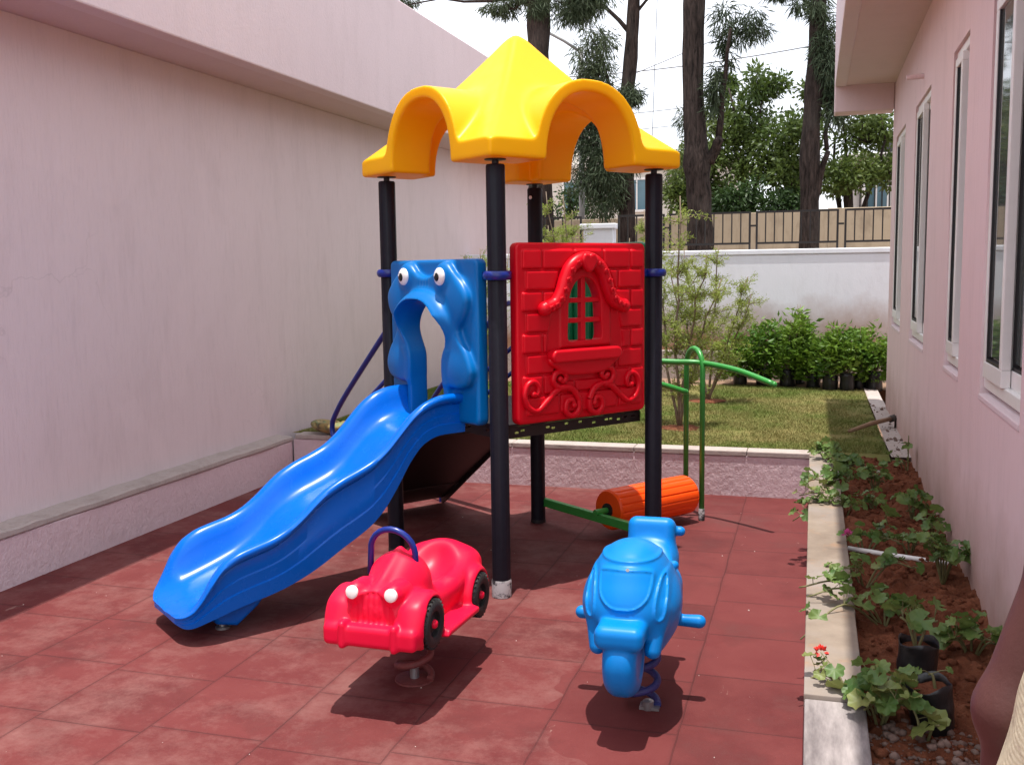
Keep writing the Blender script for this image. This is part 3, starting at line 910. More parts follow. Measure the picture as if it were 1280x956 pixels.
# posts
def post(a, b, sleeve):
    mb = MB(); seg = 40; r = .0445
    prof = []
    for k in range(seg):
        t = 2 * PI * k / seg
        rr = r * (1 - .035 * (k % 4 == 0))
        prof.append((rr * math.cos(t), rr * math.sin(t)))
    z0 = .0
    vs = [(a + x, b + y, z0) for x, y in prof] + [(a + x, b + y, 2.015) for x, y in prof] + [(a + x * .9, b + y * .9, 2.022) for x, y in prof]
    fs = [(k, (k + 1) % seg, seg + (k + 1) % seg, seg + k) for k in range(seg)] + [(seg + k, seg + (k + 1) % seg, 2 * seg + (k + 1) % seg, 2 * seg + k) for k in range(seg)]
    fs += [tuple(range(2 * seg, 3 * seg)), tuple(range(seg))[::-1]]
    mb.add(vs, fs)
    p = mb.build('post', M['post'], ps, sharp=50)
    MB().lathe([(.016, 2.02), (.016, 2.05)], (a, b, 0), 16).lathe([(.05, 2.042), (.05, 2.047)], (a, b, 0), 20).build('roof_bracket', M['deck'], p, sharp=40)
    if sleeve:
        MB().lathe([(.0475, .002), (.0475, .075), (.045, .085)], (a, b, 0), 28).build('steel_foot', M['sleeve'], p, sharp=40)
    else:
        MB().lathe([(.046, .002), (.046, .02)], (a, b, 0), 28).build('steel_foot', M['rubber'], p, sharp=40)
    return p
def clamp(p, a, b, z, dirs):
    mb = MB()
    mb.lathe([(.046, -.020), (.056, -.021), (.064, -.013), (.067, 0), (.064, .013), (.056, .021), (.046, .020)], (a, b, z), 28)
    for dx, dy in dirs:
        ang = math.atan2(dy, dx); Mr = Matrix.Rotation(ang, 4, 'Z')
        mb.box((a + dx * .075, b + dy * .075, z), (.055, .034, .036), Mr)
        mb.lathe([(.009, -.022), (.009, .022)], (a + dx * .078, b + dy * .078, z), 8)
    bevel(mb.build('clamp_ring', M['navy'], p, sharp=35), .003)
pF = post(-.5, -.5, True); pL = post(-.5, .5, False); pR = post(.5, -.5, False); pB = post(.5, .5, False)
clamp(pF, -.5, -.5, 1.52, [(1, 0), (0, 1)]); clamp(pL, -.5, .5, 1.535, [(0, -1)]); clamp(pR, .5, -.5, 1.52, [(-1, 0), (0, 1)]); clamp(pB, .5, .5, 1.52, [(0, -1)])
MB().lathe([(.011, 0), (.011, .006), (.007, .009)], (.455, .48, 1.965), 12, Matrix.Rotation(R_(-90), 4, 'Y')).build('bolt_cap', M['white_pl'], pB)

# roof: four sided plastic pyramid with a barrel vault on each side
def roof():
    h = .0078
    s = SDF((-.62, -.62, 1.99), (.62, .62, 2.80), h)
    def pyr(top, k):
        f = np.maximum(np.abs(s.x), np.abs(s.y)) + 0 * s.z
        m = smax(np.abs(s.x), np.abs(s.y), .05) + 0 * s.z
        return (s.z - (top - 1.09 * (m + .035 * np.sin(np.clip(m / .6, 0, 1) * PI)))) * .68
    def bar(ax, w_, h_, base=2.04):
        u = s.y if ax == 0 else s.x
        q = ((np.abs(u) / w_) ** 2.25 + (np.maximum(s.z - base, 0) / h_) ** 2.25 + 1e-6) ** (1 / 2.25)
        return (q - 1) * min(w_, h_) * .95 + 0 * s.x + 0 * s.y
    s.uni(pyr(2.785, .03))
    # round off the very top
    s.inter(s.ell((0, 0, 1.95), (1.25, 1.25, .812)), .06)
    s.uni(bar(0, .338, .392), .032); s.uni(bar(1, .338, .392), .032)
    s.inter(s.box((0, 0, 2.4), (.598, .598, .354), .012))
    # hollow: vaults and inner pyramid, the four corner pads stay solid
    cut = np.minimum(bar(0, .272, .335), bar(1, .272, .335))
    inner = smax(pyr(2.735, .03), np.maximum(np.abs(s.x), np.abs(s.y)) - .36 + 0 * s.z, .03)
    cut = smin(cut, inner, .02)
    s.sub(cut, .012)
    V, Q = s.mesh(2)
    return mesh_np('roof', V, Q, M['yellow'], ps, sharp=62)
roof()

# deck with slotted flanges
bevel(MB().box((0, 0, .803), (.90, .90, .012)).build('deck', M['deck'], ps), .002)
def flange(M_, off):
    lps = [rrect(-.452, .742, .452, .796, 0)]
    slots = [-.36, -.325, -.17, -.135, -.05, .04, .13, .215, .245, .30, .345, .40]
    for k, x in enumerate(slots):
        zc = .770 + (.004 if k % 3 else -.003) + (.006 if k in (5, 4) else 0)
        lps.append(rrect(x - .013, zc - .0055, x + .013, zc + .0055, .005, 4))
    return plate('deck_flange', lps, .004, M_, M['deck'], ps)
for s_ in (-1, 1):
    flange(Matrix.Translation((0, s_ * .448, 0)) @ MXZ, 0); flange(Matrix.Translation((s_ * .4445, 0, 0)) @ MYZ, 0)

# red brick panel with a little window
def brick_panel():
    y0 = -.53
    h = .0042
    s = SDF((-.46, -.60, .80), (.42, -.48, 1.69), h)
    X, Z = s.x[:, 0, 0][:, None], s.z[0, 0, :][None, :]
    XS = X + .022
    def rc(cx, cz, hx, hz, r): 
        qx = np.abs(X - cx) - hx + r; qz = np.abs(Z - cz) - hz + r
        return np.sqrt(np.maximum(qx, 0) ** 2 + np.maximum(qz, 0) ** 2) + np.minimum(np.maximum(qx, qz), 0) - r
    def ext(d2, ya, yb, r):
        d = d2[:, None, :]; wv = np.abs(s.y - (ya + yb) / 2) - abs(yb - ya) / 2 + r
        d = d + r
        return np.sqrt(np.maximum(d, 0) ** 2 + np.maximum(wv, 0) ** 2) + np.minimum(np.maximum(d, wv), 0) - r
    pl = ext(rc(-.02, 1.245, .41, .425, .03), -.555, -.495, .014)
    s.uni(pl)
    d2 = np.full((len(X), Z.shape[1]), 9.0)
    rows = 8; z_t = 1.642; hz = .0985
    for k in range(rows):
        zc = z_t - hz * (k + .5)
        edges = [-.405, -.285, -.09, .095, .275, .37] if k % 2 == 0 else [-.385, -.185, .0, .19, .355]
        for a, b in zip(edges[:-1], edges[1:]):
            d2 = np.minimum(d2, rc((a + b) / 2, zc, (b - a) / 2 - .006, hz / 2 - .006, .006))
    # smooth field round the window
    arch = sd_poly(XS, Z, smooth_loop([(-.20, 1.10), (.205, 1.10), (.205, 1.34), (.16, 1.50), (.09, 1.585), (0, 1.615), (-.09, 1.585), (-.16, 1.50), (-.20, 1.34)], 5))
    apron = rc(-.025, 1.075, .185, .055, .02)
    fld = np.minimum(arch, apron)
    d2 = np.maximum(d2, -(fld - .012))
    s.uni(ext(d2, -.569, -.54, .006), .004)
    s.uni(ext(sd_poly(XS, Z, [(-.155, 1.17), (.165, 1.17), (.165, 1.42), (.12, 1.52), (.005, 1.565), (-.11, 1.52), (-.155, 1.42)]), -.565, -.54, .008), .008)
    hole = sd_poly(XS, Z, smooth_loop([(-.105, 1.205), (-.105, 1.3), (-.102, 1.38), (-.085, 1.44), (-.05, 1.487), (.0, 1.505), (.05, 1.487), (.085, 1.44), (.102, 1.38), (.105, 1.3), (.105, 1.205), (0.05, 1.2), (-.05, 1.2)], 4))
    s.sub(hole[:, None, :] + 0 * s.y, .006)
    V, Q = s.mesh(1)
    p = mesh_np('brick_panel', V, Q, M['red'], ps, sharp=60)
    # muntins
    mb = MB()
    mb.box((-.022, -.535, 1.352), (.026, .034, .31))
    for z in (1.298, 1.395): mb.box((-.022, -.535, z), (.222, .032, .024))
    bevel(mb.build('window_bars', M['red'], p), .005, 3)
    # sill shelf and apron
    mb = MB()
    me = extrude2d([rrect(-.250, 1.115, .166, 1.153, .019, 6)], .06, .012, 3); me.transform(Matrix.Translation((0, -.585, 0)) @ MXZ)
    me.shade_smooth(); link('window_sill', me, M['red'], p)
    me = extrude2d([smooth_loop([(-.195, 1.118), (.195, 1.118), (.182, 1.085), (.12, 1.056), (0, 1.048), (-.12, 1.056), (-.182, 1.085)], 4)], .036, .014, 3)
    me.transform(Matrix.Translation((-.040, -.575, 0)) @ MXZ @ Matrix.Diagonal((.94, 1, 1, 1))); me.shade_smooth(); link('window_apron', me, M['red'], p)
    # bell shaped hood over the window with swirls and a heart
    mb = MB()
    half = [(.262, 1.372), (.232, 1.382), (.19, 1.40), (.158, 1.445), (.135, 1.50), (.105, 1.555), (.055, 1.592), (0, 1.605)]
    path = [(x, -.580, z) for x, z in half]; path = path + [(-x, y, z) for x, y, z in path[::-1][1:]]
    path = [(x * .96 - .035, y, z - .012) for x, y, z in path]
    sp = smooth_path(path, 6)
    n = len(sp); tt = np.abs(np.linspace(-1, 1, n))
    mb.tube(sp, list(.030 + .006 * (1 - tt) + .006 * np.exp(-((tt - .97) / .06) ** 2)), 14)
    for e in (path[0], path[-1]): 
        for k in range(1): 
            mb.lathe([(.034 * math.sin(t), -.034 * math.cos(t)) for t in np.linspace(.05, PI - .05, 9)], e, 16)
    hood = mb.build('window_hood', M['red'], p, sharp=70)
    swl = {-1: MB(), 1: MB()}
    for k, q in enumerate(sp[4:-4:5]):
        if abs(q[0] + .035) < .05: continue
        c = Vector((q[0], -.613, q[2] - .002))
        sgn = 1 if q[0] > -.035 else -1
        pts = [c + Vector((sgn * r * math.cos(a), -.0035 + .12 * r, r * math.sin(a))) for a, r in zip(np.linspace(0, 4.2 * PI, 22), np.linspace(.003, .0155, 22))]
        swl[sgn].tube(pts, .0028, 6)
    for q in (-1, 1): swl[q].build('swirl_relief', M['red'], p, smooth=True)
    hp = smooth_loop([(q[0] * .8, 1.59 + (q[1] - 1.59) * .8 - .004) for q in [(0, 1.548), (.03, 1.575), (.043, 1.605), (.032, 1.628), (.012, 1.626), (0, 1.612), (-.012, 1.626), (-.032, 1.628), (-.043, 1.605), (-.03, 1.575)]], 5)
    me = extrude2d([hp], .034, .014, 4); me.transform(Matrix.Translation((-.035, -.607, -.012)) @ MXZ); me.shade_smooth(); link('heart_relief', me, M['red'], p)
    # scroll ornaments
    def spiral(cx, cz, r0, r1, a0, turns, n=30):
        return [(cx + r * math.cos(a), -.580, cz + r * math.sin(a)) for a, r in zip(np.linspace(a0, a0 + turns * 2 * PI, n), np.linspace(r0, r1, n))]
    for sg in (-1, 1):
        m2 = MB()
        A = [(.025, -.580, .935), (.06, -.580, .985), (.12, -.580, 1.005), (.18, -.580, .985), (.23, -.580, .945), (.29, -.580, .905)]
        A += [(.345, -.580, .925), (.368, -.580, .975), (.355, -.580, 1.025), (.315, -.580, 1.045), (.285, -.580, 1.02), (.29, -.580, .985), (.315, -.580, .985)]
        B_ = [(.025, -.580, .935), (.03, -.580, .885), (.07, -.580, .862), (.11, -.580, .885), (.105, -.580, .93), (.07, -.580, .94), (.058, -.580, .912)]
        C_ = [(.12, -.580, 1.002), (.165, -.580, 1.008), (.19, -.580, 1.040), (.172, -.580, 1.075), (.128, -.580, 1.078), (.108, -.580, 1.050), (.128, -.580, 1.032), (.147, -.580, 1.045)]
        for P_ in (A, B_, C_):
            P_ = [(.96 * (sg * x - (.0 if sg > 0 else .02) - .01) - .022, y + .006, z - .022) for x, y, z in P_]
            q = smooth_path(P_, 6)
            m2.tube(q, list(np.linspace(.016, .012, len(q))), 12)
            m2.lathe([(.016 * math.sin(t), -.016 * math.cos(t)) for t in np.linspace(.05, PI - .05, 8)], tuple(q[-1]), 12)
        m2.build('scroll_ornament', M['red'], p, sharp=70)
    return p
brick_panel()

# plain green panel on the roller side
plate('green_panel', [rrect(-.40, .82, .40, 1.67, .03)], .05, Matrix.Translation((.53, 0, 0)) @ MYZ, M['green_panel'], ps, .012, True)
mbg = MB()
for k in range(5): mbg.tube([(.497, -.33 + .165 * k, .9), (.497, -.33 + .165 * k, 1.6)], .012, 8)
mbg.build('panel_ribs', M['green_panel'], ps, smooth=True)

# frog faced slide gate
def frog():
    h = .0052
    s = SDF((-.71, -.44, .79), (-.46, .44, 1.63), h)
    Y, Z = s.y[0, :, 0][:, None], s.z[0, 0, :][None, :]
    def rc(cx, cz, hx, hz, r):
        qx = np.abs(Y - cx) - hx + r; qz = np.abs(Z - cz) - hz + r
        return np.sqrt(np.maximum(qx, 0) ** 2 + np.maximum(qz, 0) ** 2) + np.minimum(np.maximum(qx, qz), 0) - r
    def ext(d2, xa, xb, r):
        d = d2[None] + r; wv = np.abs(s.x - (xa + xb) / 2) - np.abs(xb - xa) / 2 + r
        return np.sqrt(np.maximum(d, 0) ** 2 + np.maximum(wv, 0) ** 2) + np.minimum(np.maximum(d, wv), 0) - r
    s.uni(ext(rc(0, 1.205, .405, .395, .03), -.550, -.485, .016))
    half = [(.0, 1.515), (.07, 1.53), (.17, 1.585), (.245, 1.545), (.31, 1.485), (.365, 1.425), (.35, 1.35), (.285, 1.275), (.305, 1.215), (.36, 1.15), (.395, 1.07), (.365, 1.005), (.28, .985), (.17, .985)]
    lp = [(y, z) for y, z in half] + [(-y, z) for y, z in half[::-1][:-1]]
    body = sd_poly(Y, Z, smooth_loop(lp, 4))
    oph = [(.0, 1.405), (.09, 1.392), (.165, 1.345), (.205, 1.28), (.20, 1.225), (.155, 1.14), (.138, 1.07), (.150, 1.01), (.150, .97), (.150, .80)]
    op = [(-y, z) for y, z in oph[::-1][:-1]] + [(y, z) for y, z in oph]
    opn = sd_poly(Y, Z, [(q[0], q[1]) for q in smooth_path(op, 5)])
    ring = np.maximum(body, -opn)
    # cheeks bulge, necks pinch
    s.uni(ext(ring, -.592, -.53, .020), .010)
    # lip / visor that juts out over the slide
    dist_in = np.abs(opn + .0) - .020
    lipm = np.clip((Z - 1.16) / .17, 0, 1) ** 1.2 * np.clip((1.6 - Z) / .1, 0, 1)
    jut = (.085 * lipm) * np.ones_like(Y)
    lip2 = np.maximum(opn - .045, -(opn))
    d = lip2[None] + .012; front = -.588 - jut[None]
    fall = np.clip(opn, 0, .06)[None] * 1.15 * (lipm[None] > 0)
    wv = (front + fall) - s.x
    wv = np.maximum(wv, s.x + .54) + .012
    s.uni(np.sqrt(np.maximum(d, 0) ** 2 + np.maximum(wv, 0) ** 2) + np.minimum(np.maximum(d, wv), 0) - .012, .030)
    # side lobes puff out
    for sg in (-1, 1):
        s.uni(s.ell((-.560, sg * .272, 1.07), (.036, .100, .082)), .03)
        s.uni(s.ell((-.560, sg * .275, 1.40), (.034, .075, .10)), .04)
        s.uni(s.ell((-.560, sg * .17, 1.513), (.056, .070, .074)), .02)
    # brow grooves
    for gy in (-.04, -.013, .013, .04):
        s.sub(s.cone((-.594, gy, 1.475), (-.594, gy, 1.515), .006), .004)
    s.sub(opn[None] + 0 * s.x, .010)
    s.sub(np.maximum(rc(0, .95, .148, .3, .0)[None] + 0 * s.x, 0 * s.x - 1), .008)
    V, Q = s.mesh(5)
    p = mesh_np('frog_panel', V, Q, M['blue_panel'], ps, sharp=70)
    for sg in (-1, 1):
        c = Vector((-.606, sg * .17 - .004, 1.517))
        Mr = Matrix.Rotation(R_(-90), 4, 'Y') @ Matrix.Identity(4)
        mb = MB()
        mb.lathe([(.044 * math.sin(t), .018 * math.cos(t)) for t in np.linspace(PI / 2 + .2, .06, 9)], c, 28, Mr, 0)
        mb.lathe([(.021 * math.sin(t), .010 * math.cos(t)) for t in np.linspace(PI / 2, .06, 6)], c + Vector((-.0145, .002, -.002)), 20, Mr, 1)
        mb.lathe([(.005, 0), (.005, .002)], c + Vector((-.0235, .008, .008)), 8, Mr, 0)
        mb.build('eye', [M['white_pl'], M['black_pl']], p, sharp=50)
frog()

# wavy slide
def slide():
    a = np.array([.52, .60, .68, .76, .83, .90, .97, 1.04, 1.12, 1.20, 1.28, 1.34, 1.40, 1.47, 1.54, 1.62, 1.70, 1.77, 1.82, 1.855, 1.885, 1.910, 1.925, 1.936])
    zr = np.array([.955, .960, .955, .928, .880, .810, .740, .690, .656, .628, .588, .542, .490, .442, .412, .394, .374, .335, .270, .205, .158, .134, .122, .114])
    zf = np.array([.812, .810, .802, .772, .720, .650, .585, .540, .508, .480, .438, .390, .335, .285, .246, .215, .188, .166, .152, .141, .132, .123, .115, .107])
    zb = np.array([.764, .764, .762, .730, .655, .545, .450, .385, .340, .300, .255, .225, .200, .176, .158, .144, .128, .110, .098, .088, .079, .074, .076, .086])
    w_ = np.array([.256] * 19 + [.252, .244, .224, .196, .15])
    t = np.linspace(0, 1, len(a)); T = np.linspace(0, 1, 150)
    # even smoothing
    sarc = np.concatenate([[0], np.cumsum(np.hypot(np.diff(a), np.diff(zr)))]); S = np.concatenate([np.linspace(0, sarc[-6], 140)[:-1], np.linspace(sarc[-6], sarc[-1], 40)])
    def ip(v):
        q = np.interp(S, sarc, v)
        k = np.array([1, 3, 5, 6, 5, 3, 1.]); k /= k.sum()
        for _ in range(2):
            p = np.concatenate([2 * q[0] - q[3:0:-1], q, 2 * q[-1] - q[-2:-5:-1]])
            q = np.convolve(p, k, 'valid')
        return q
    a, zr, zf, zb, w_ = [ip(v) for v in (a, zr, zf, zb, w_)]
    V = []; F = []; N = None
    for i in range(len(a)):
        W_, r, f, b = w_[i], zr[i], zf[i], zb[i]
        s = np.clip((r - f) / .13, .10, 1); H = r - .045 * s - b
        half = [(W_ - .016, b), (W_ - .012, b + .32 * H), (W_ - .019, b + .345 * H), (W_ - .015, b + .60 * H), (W_ - .021, b + .63 * H), (W_ - .016, b + .90 * H), (W_ - .020, b + .94 * H),
                (W_ + .004 * s, r - .044 * s), (W_ + .017 * s, r - .033 * s), (W_ + .020 * s, r - .017 * s), (W_ + .012 * s, r - .004 * s), (W_ - .006, r), (W_ - .024 * (.4 + .6 * s), r - .006 * s), (W_ - .040, r - .028 * s),
                (W_ - .052, r - .060 * s), (W_ - .066, f + .050 * s), (W_ - .092, f + .022 * s), (W_ - .135, f + .006 * s), (W_ * .25, f - .001), (0, f - .002)]
        half = [(max(y, 0), z) for y, z in half]
        full = half + [(-y, z) for y, z in half[::-1][1:]]
        ub = max(b + .002, min(f - .03, b + .6 * H))
        full += [(-(W_ - .034), b), (-(W_ - .045), max(b + .001, f - .05)), (0, max(b + .003, f - .035)), (W_ - .045, max(b + .001, f - .05)), (W_ - .034, b)]
        N = len(full)
        V += [(-a[i], y, z) for y, z in full]
        if i:
            for k in range(N):
                k2 = (k + 1) % N
                F.append(((i - 1) * N + k, i * N + k, i * N + k2, (i - 1) * N + k2))
    mb = MB(); mb.add(V, F)
    mb.add(V[-N:], [tuple(range(N))]); mb.add(V[:N], [tuple(range(N))[::-1]])
    sl = mb.build('slide', M['blue'], ps, sharp=48)
    # moulded foot with a bolt into the ground
    me = extrude2d([[(-1.78, .12), (-1.745, .055), (-1.67, .035), (-1.58, .10), (-1.50, .19), (-1.62, .20)]], .30, .015, 2)
    me.transform(MXZ); me.shade_smooth(); me.set_sharp_from_angle(angle=R_(40)); link('slide_foot', me, M['blue'], sl)
    for q in (-.08, .09): MB().lathe([(.032, 0), (.032, .01), (.016, .012), (.016, .05)], (-1.71, q, 0), 16).build('foot_bolt', M['bolt'], sl, sharp=40)
    return sl
slide()

# staircase behind the tower
def stairs():
    st = MB()
    y0, z0, y1, z1 = .47, .78, 1.36, .075
    hw = .315
    # underside sheet
    st.add([(-hw, y0, z0 - .165), (hw, y0, z0 - .165), (hw, y1 - .06, z1 - .035), (-hw, y1 - .06, z1 - .035), (-hw, y0, z0 - .15), (hw, y0, z0 - .15), (hw, y1 - .05, z1 - .023), (-hw, y1 - .05, z1 - .023)],
           [(0, 1, 2, 3), (7, 6, 5, 4), (0, 4, 5, 1), (1, 5, 6, 2), (2, 6, 7, 3), (3, 7, 4, 0)])
    root = st.build('staircase', M['deck'], ps)
    for s_ in (-1, 1):
        lp = [(y0, .80), (y0, .60), (y1 - .10, .03), (y1 - .05, .0), (y1 + .0, .03), (y1 + .09, .12), (y1 + .09, .16)]
        plate('stringer', [lp], .012, Matrix.Translation((s_ * (hw + .008), 0, 0)) @ MYZ, M['deck'], root, .002)
        MB().tube([(s_ * (hw + .008), y1 - .02, .0), (s_ * (hw + .008), y1 - .02, .06)], .012, 10).build('stair_foot', M['navy'], root)
    for k in range(4):
        z = .64 - .155 * k; y = .60 + .20 * k
        bevel(MB().box((0, y, z), (2 * hw - .004, .20, .02)).build('tread', M['deck'], root), .003)
        MB().box((0, y - .09, z + .075), (2 * hw - .006, .008, .126)).build('riser', M['deck'], root)
    for s_ in (-1, 1):
        hr = MB()
        x = s_ * (hw + .04)
        hr.tube(smooth_path([(x, .50, 1.34), (x, .60, 1.34), (x, .72, 1.27), (x, 1.30, .82), (x, 1.50, .64), (x, 1.55, .56), (x, 1.52, .47), (x, 1.42, .40), (x, 1.38, .10)], 5), .017, 12)
        for zz in (1.10, .95): hr.tube([(x, .52, zz), (x, 1.46, zz - .56 + (.0 if zz > 1 else .02))], .013, 10)
        hr.tube([(x, .52, 1.34), (x, .52, .80)], .014, 10)
        hr.build('handrail', M['navy'], root, smooth=True)
    MB().tube([(-.36, 1.38, .0), (-.36, 1.38, .16)], .016, 10).build('handrail_foot', M['blue'], root)
stairs()

# orange roller between a green bar and a green hoop
R1 = [(.52, .46, .90), (.75, .36, .97), (1.0, .17, .985), (1.18, .02, .975), (1.30, -.10, .968), (1.33, -.35, .940), (1.33, -.62, .880)]
R2 = [(.52, .46, .80), (.75, .36, .87), (1.0, .20, .865), (1.15, .11, .835), (1.30, .032, .781)]
def roller():
    fr = MB()
    fr.box((.53, 0, .125), (.035, 1.0, .05))
    frame = bevel(fr.build('roller_crossbar', M['green'], ps), .004)
    hoop = MB()
    x = 1.335
    pth = [(x + .04, .10, .0), (x + .04, .10, .935)] + [(x + .04 * math.cos(t), .10 - .105 * (1 - math.cos(t)), .935 + .115 * math.sin(t)) for t in np.linspace(.2, PI - .2, 9)] + [(x - .04, -.11, .935), (x - .04, -.11, .0)]
    hoop.tube(pth, .0165, 12)
    hp = hoop.build('roller_hoop', M['green'], ps, smooth=True)
    for q in (pth[0], pth[-1]): MB().lathe([(.019, .002), (.019, .07), (.017, .074)], (q[0], q[1], 0), 16).build('hoop_foot', M['sleeve'], hp, sharp=40)
    # grab rails from the tower posts
    def rail(pts):
        g = MB().tube(smooth_path(pts, 6), .0175, 12)
        g.lathe([(.0175 * math.sin(t), -.0175 * math.cos(t)) for t in np.linspace(.05, PI - .05, 8)], pts[-1], 12)
        g.build('grab_rail', M['green'], ps, smooth=True)
    rail(R1); rail(R2)
    # drum with flutes
    mb = MB(); seg = 96; R0 = .118
    c = Vector((0, 0, .155)); y = -.03
    rows = [(.60, .045), (.60, .108), (.612, .117), (.63, 1), (1.21, 1), (1.232, .117), (1.248, .105), (1.25, .045)]
    n = 0; V = []; F = []
    for i, (xx, rr) in enumerate(rows):
        for k in range(seg):
            t = 2 * PI * k / seg
            fl = [0, .0, .0, .0][k % 4]
            r = rr
            if rr == 1: r = R0 - (.007 if (k % 6) == 0 else 0) + (.0015 if (k % 6) == 3 else 0)
            V.append((xx, y + r * math.cos(t), .158 + r * math.sin(t)))
        if i:
            for k in range(seg): F.append(((i - 1) * seg + k, i * seg + k, i * seg + (k + 1) % seg, (i - 1) * seg + (k + 1) % seg))
    mb.add(V, F); mb.add(V[:seg], [tuple(range(seg))[::-1]]); mb.add(V[-seg:], [tuple(range(seg))])
    dr = mb.build('roller_drum', M['orange'], ps, sharp=28)
    ax = MB().lathe([(.040, .0), (.040, .012)], (.588, y, .158), 20, Matrix.Rotation(R_(90), 4, 'Y'))
    ax.build('drum_socket', M['rubber'], dr, sharp=40)
    MB().lathe([(.018, 0), (.018, .10), (.012, .105)], (.50, y, .158), 16, Matrix.Rotation(R_(90), 4, 'Y')).build('roller_axle', M['green'], dr, sharp=40)
    MB().tube([(1.25, y, .158), (1.30, y, .158)], .016, 12).build('roller_axle', M['deck'], dr, sharp=40)
roller()

# ------------------------------------------------------------------ SPRING CAR
def helix(c, r, z0, z1, turns, wire, n=90, r1=None):
    r1 = r if r1 is None else r1
    return [(c[0] + (r + (r1 - r) * t) * math.cos(turns * 2 * PI * t), c[1] + (r + (r1 - r) * t) * math.sin(turns * 2 * PI * t), z0 + (z1 - z0) * t) for t in np.linspace(0, 1, n)]

def car():
    root = empty('spring_rocker', (-1.428, 3.395, 0), R_(-1.5), 'red ride-on car rocker with white headlights and black wheels on a coil spring', 'spring rider', 'spring riders on the rubber floor')
    h = .0055
    s = SDF((-.24, -.42, .18), (.24, .52, .66), h)
    # hull
    s.uni(s.cone((0, -.235, .372), (0, -.115, .412), .090, .118))
    s.uni(s.box((0, -.22, .33), (.105, .10, .075), .04), .04)
    s.uni(s.box((0, .10, .315), (.135, .34, .062), .045), .05)
    s.uni(s.ell((0, .305, .370), (.142, .115, .108)), .05)
    s.uni(s.cone((-.118, .10, .355), (-.112, .32, .395), .03, .034), .06); s.uni(s.cone((.118, .10, .355), (.112, .32, .395), .03, .034), .06)
    s.sub(s.ell((0, .125, .485), (.110, .15, .130)), .03)
    # bonnet seam
    s.uni(s.cone((0, -.30, .435), (0, -.105, .532), .013), .022)
    # running boards
    for q in (-1, 1):
        s.uni(s.box((q * .165, .01, .252), (.05, .24, .016), .01), .02)
        # fenders
        f = s.cylx((q * .138, -.235, .315), .114, .050, .03)
        f = np.maximum(f, .268 - s.z - .9 * np.maximum(-.235 - s.y, 0))
        s.uni(f, .016)
        f = s.cylx((q * .140, .245, .285), .113, .050, .03)
        f = np.maximum(f, .245 - s.z)
        s.uni(f, .016)
        s.uni(s.cone((q * .135, -.30, .355), (q * .142, -.342, .30), .045, .032), .04)
        # lamp pods
        s.uni(s.cone((q * .073, -.318, .432), (q * .071, -.25, .425), .0345, .040), .012)
    # grille slab
    s.uni(s.box((0, -.305, .355), (.090, .035, .084), .03), .03)
    arch = np.sqrt((s.x / .082) ** 2 + (np.maximum(s.z - .345, 0) / .092) ** 2)
    inside = np.clip((1 - arch) * 12, 0, 1) * np.clip((s.z - .29) * 60, 0, 1) * np.clip((-.28 - s.y) * 40, 0, 1)
    s.F += (.0032 + .0032 * np.cos(s.x * 2 * PI / .0205)) * inside
    rim = np.exp(-((arch - 1.04) / .06) ** 2) * np.clip((-.27 - s.y) * 40, 0, 1) * np.clip((s.z - .29) * 60, 0, 1)
    s.F -= .004 * rim
    # bumper
    s.uni(s.box((0, -.352, .287), (.176, .030, .038), .018), .012)
    for q in (-1, 1): s.uni(s.box((q * .098, -.368, .290), (.013, .026, .050), .012), .008)
    # hollow wheel arches
    for q in (-1, 1):
        s.sub(s.cylx((q * .203, -.235, .312), .094, .058, .008), .008)
        s.sub(s.cylx((q * .203, .245, .280), .094, .058, .008), .008)
    s.inter(s.box((0, .05, .45), (.3, .6, .215), .0), .02)
    V, Q = s.mesh(2)
    tilt = Matrix.Rotation(R_(-2.5), 4, 'X')
    V = V - [0, 0, .3]; ct, st = math.cos(R_(-2.0)), math.sin(R_(-2.0))
    V = np.stack([V[:, 0], V[:, 1] * ct - V[:, 2] * st, V[:, 1] * st + V[:, 2] * ct], 1) + [0, 0, .3]
    def T(p):
        x, y, z = p; z -= .3
        return Vector((x, y * ct - z * st, y * st + z * ct + .3))
    mesh_np('body', V, Q, M['red_car'], root, sharp=75)
    for q in (-1, 1):
        mb = MB()
        mb.lathe([(.0235, -.012)] + [(.0235 * math.sin(t), .006 * math.cos(t)) for t in np.linspace(PI / 2, .05, 8)], T((q * .0735, -.3505, .4345)), 28, Matrix.Rotation(R_(82), 4, 'X'))
        mb.build('headlight', M['white_pl'], root, sharp=60)
    for q in (-1, 1):
        for yy, zz in ((-.235, .312), (.245, .280)):
            c = T((q * .172, yy, zz))
            R90 = Matrix.Rotation(R_(90), 4, 'Y')
            prof = [(.046, -.018), (.060, -.024), (.076, -.022), (.084, -.014), (.087, 0), (.084, .014), (.076, .022), (.060, .024), (.046, .018)]
            mb = MB(); mb.lathe(prof, c, 40, R90, closed=True)
            for k in range(26):      # tread blocks
                t = 2 * PI * k / 26
                for sx in (-1, 1):
                    mb.box(c + Vector((sx * .010, .0855 * math.cos(t + sx * .06), .0855 * math.sin(t + sx * .06))), (.015, .008, .0075), Matrix.Rotation(t, 4, 'X') @ Matrix.Rotation(sx * .5, 4, 'Y'))
            wh = mb.build('wheel', M['rubber'], root, sharp=40)
            mb = MB(); sgn = q
            mb.lathe([(.047, -.016), (.047, .004), (.036, .002), (.022, .010), (.018, .012)], c, 28, Matrix.Rotation(R_(90 * q), 4, 'Y'))
            mb.build('hub', M['rubber'], wh, sharp=40)
            mb = MB(); mb.lathe([(.016, .008), (.016, .018), (.012, .024), (.003, .026)], c, 18, Matrix.Rotation(R_(90 * q), 4, 'Y'))
            mb.build('hub_cap', M['red_car'], wh, sharp=50)
    hd = MB()
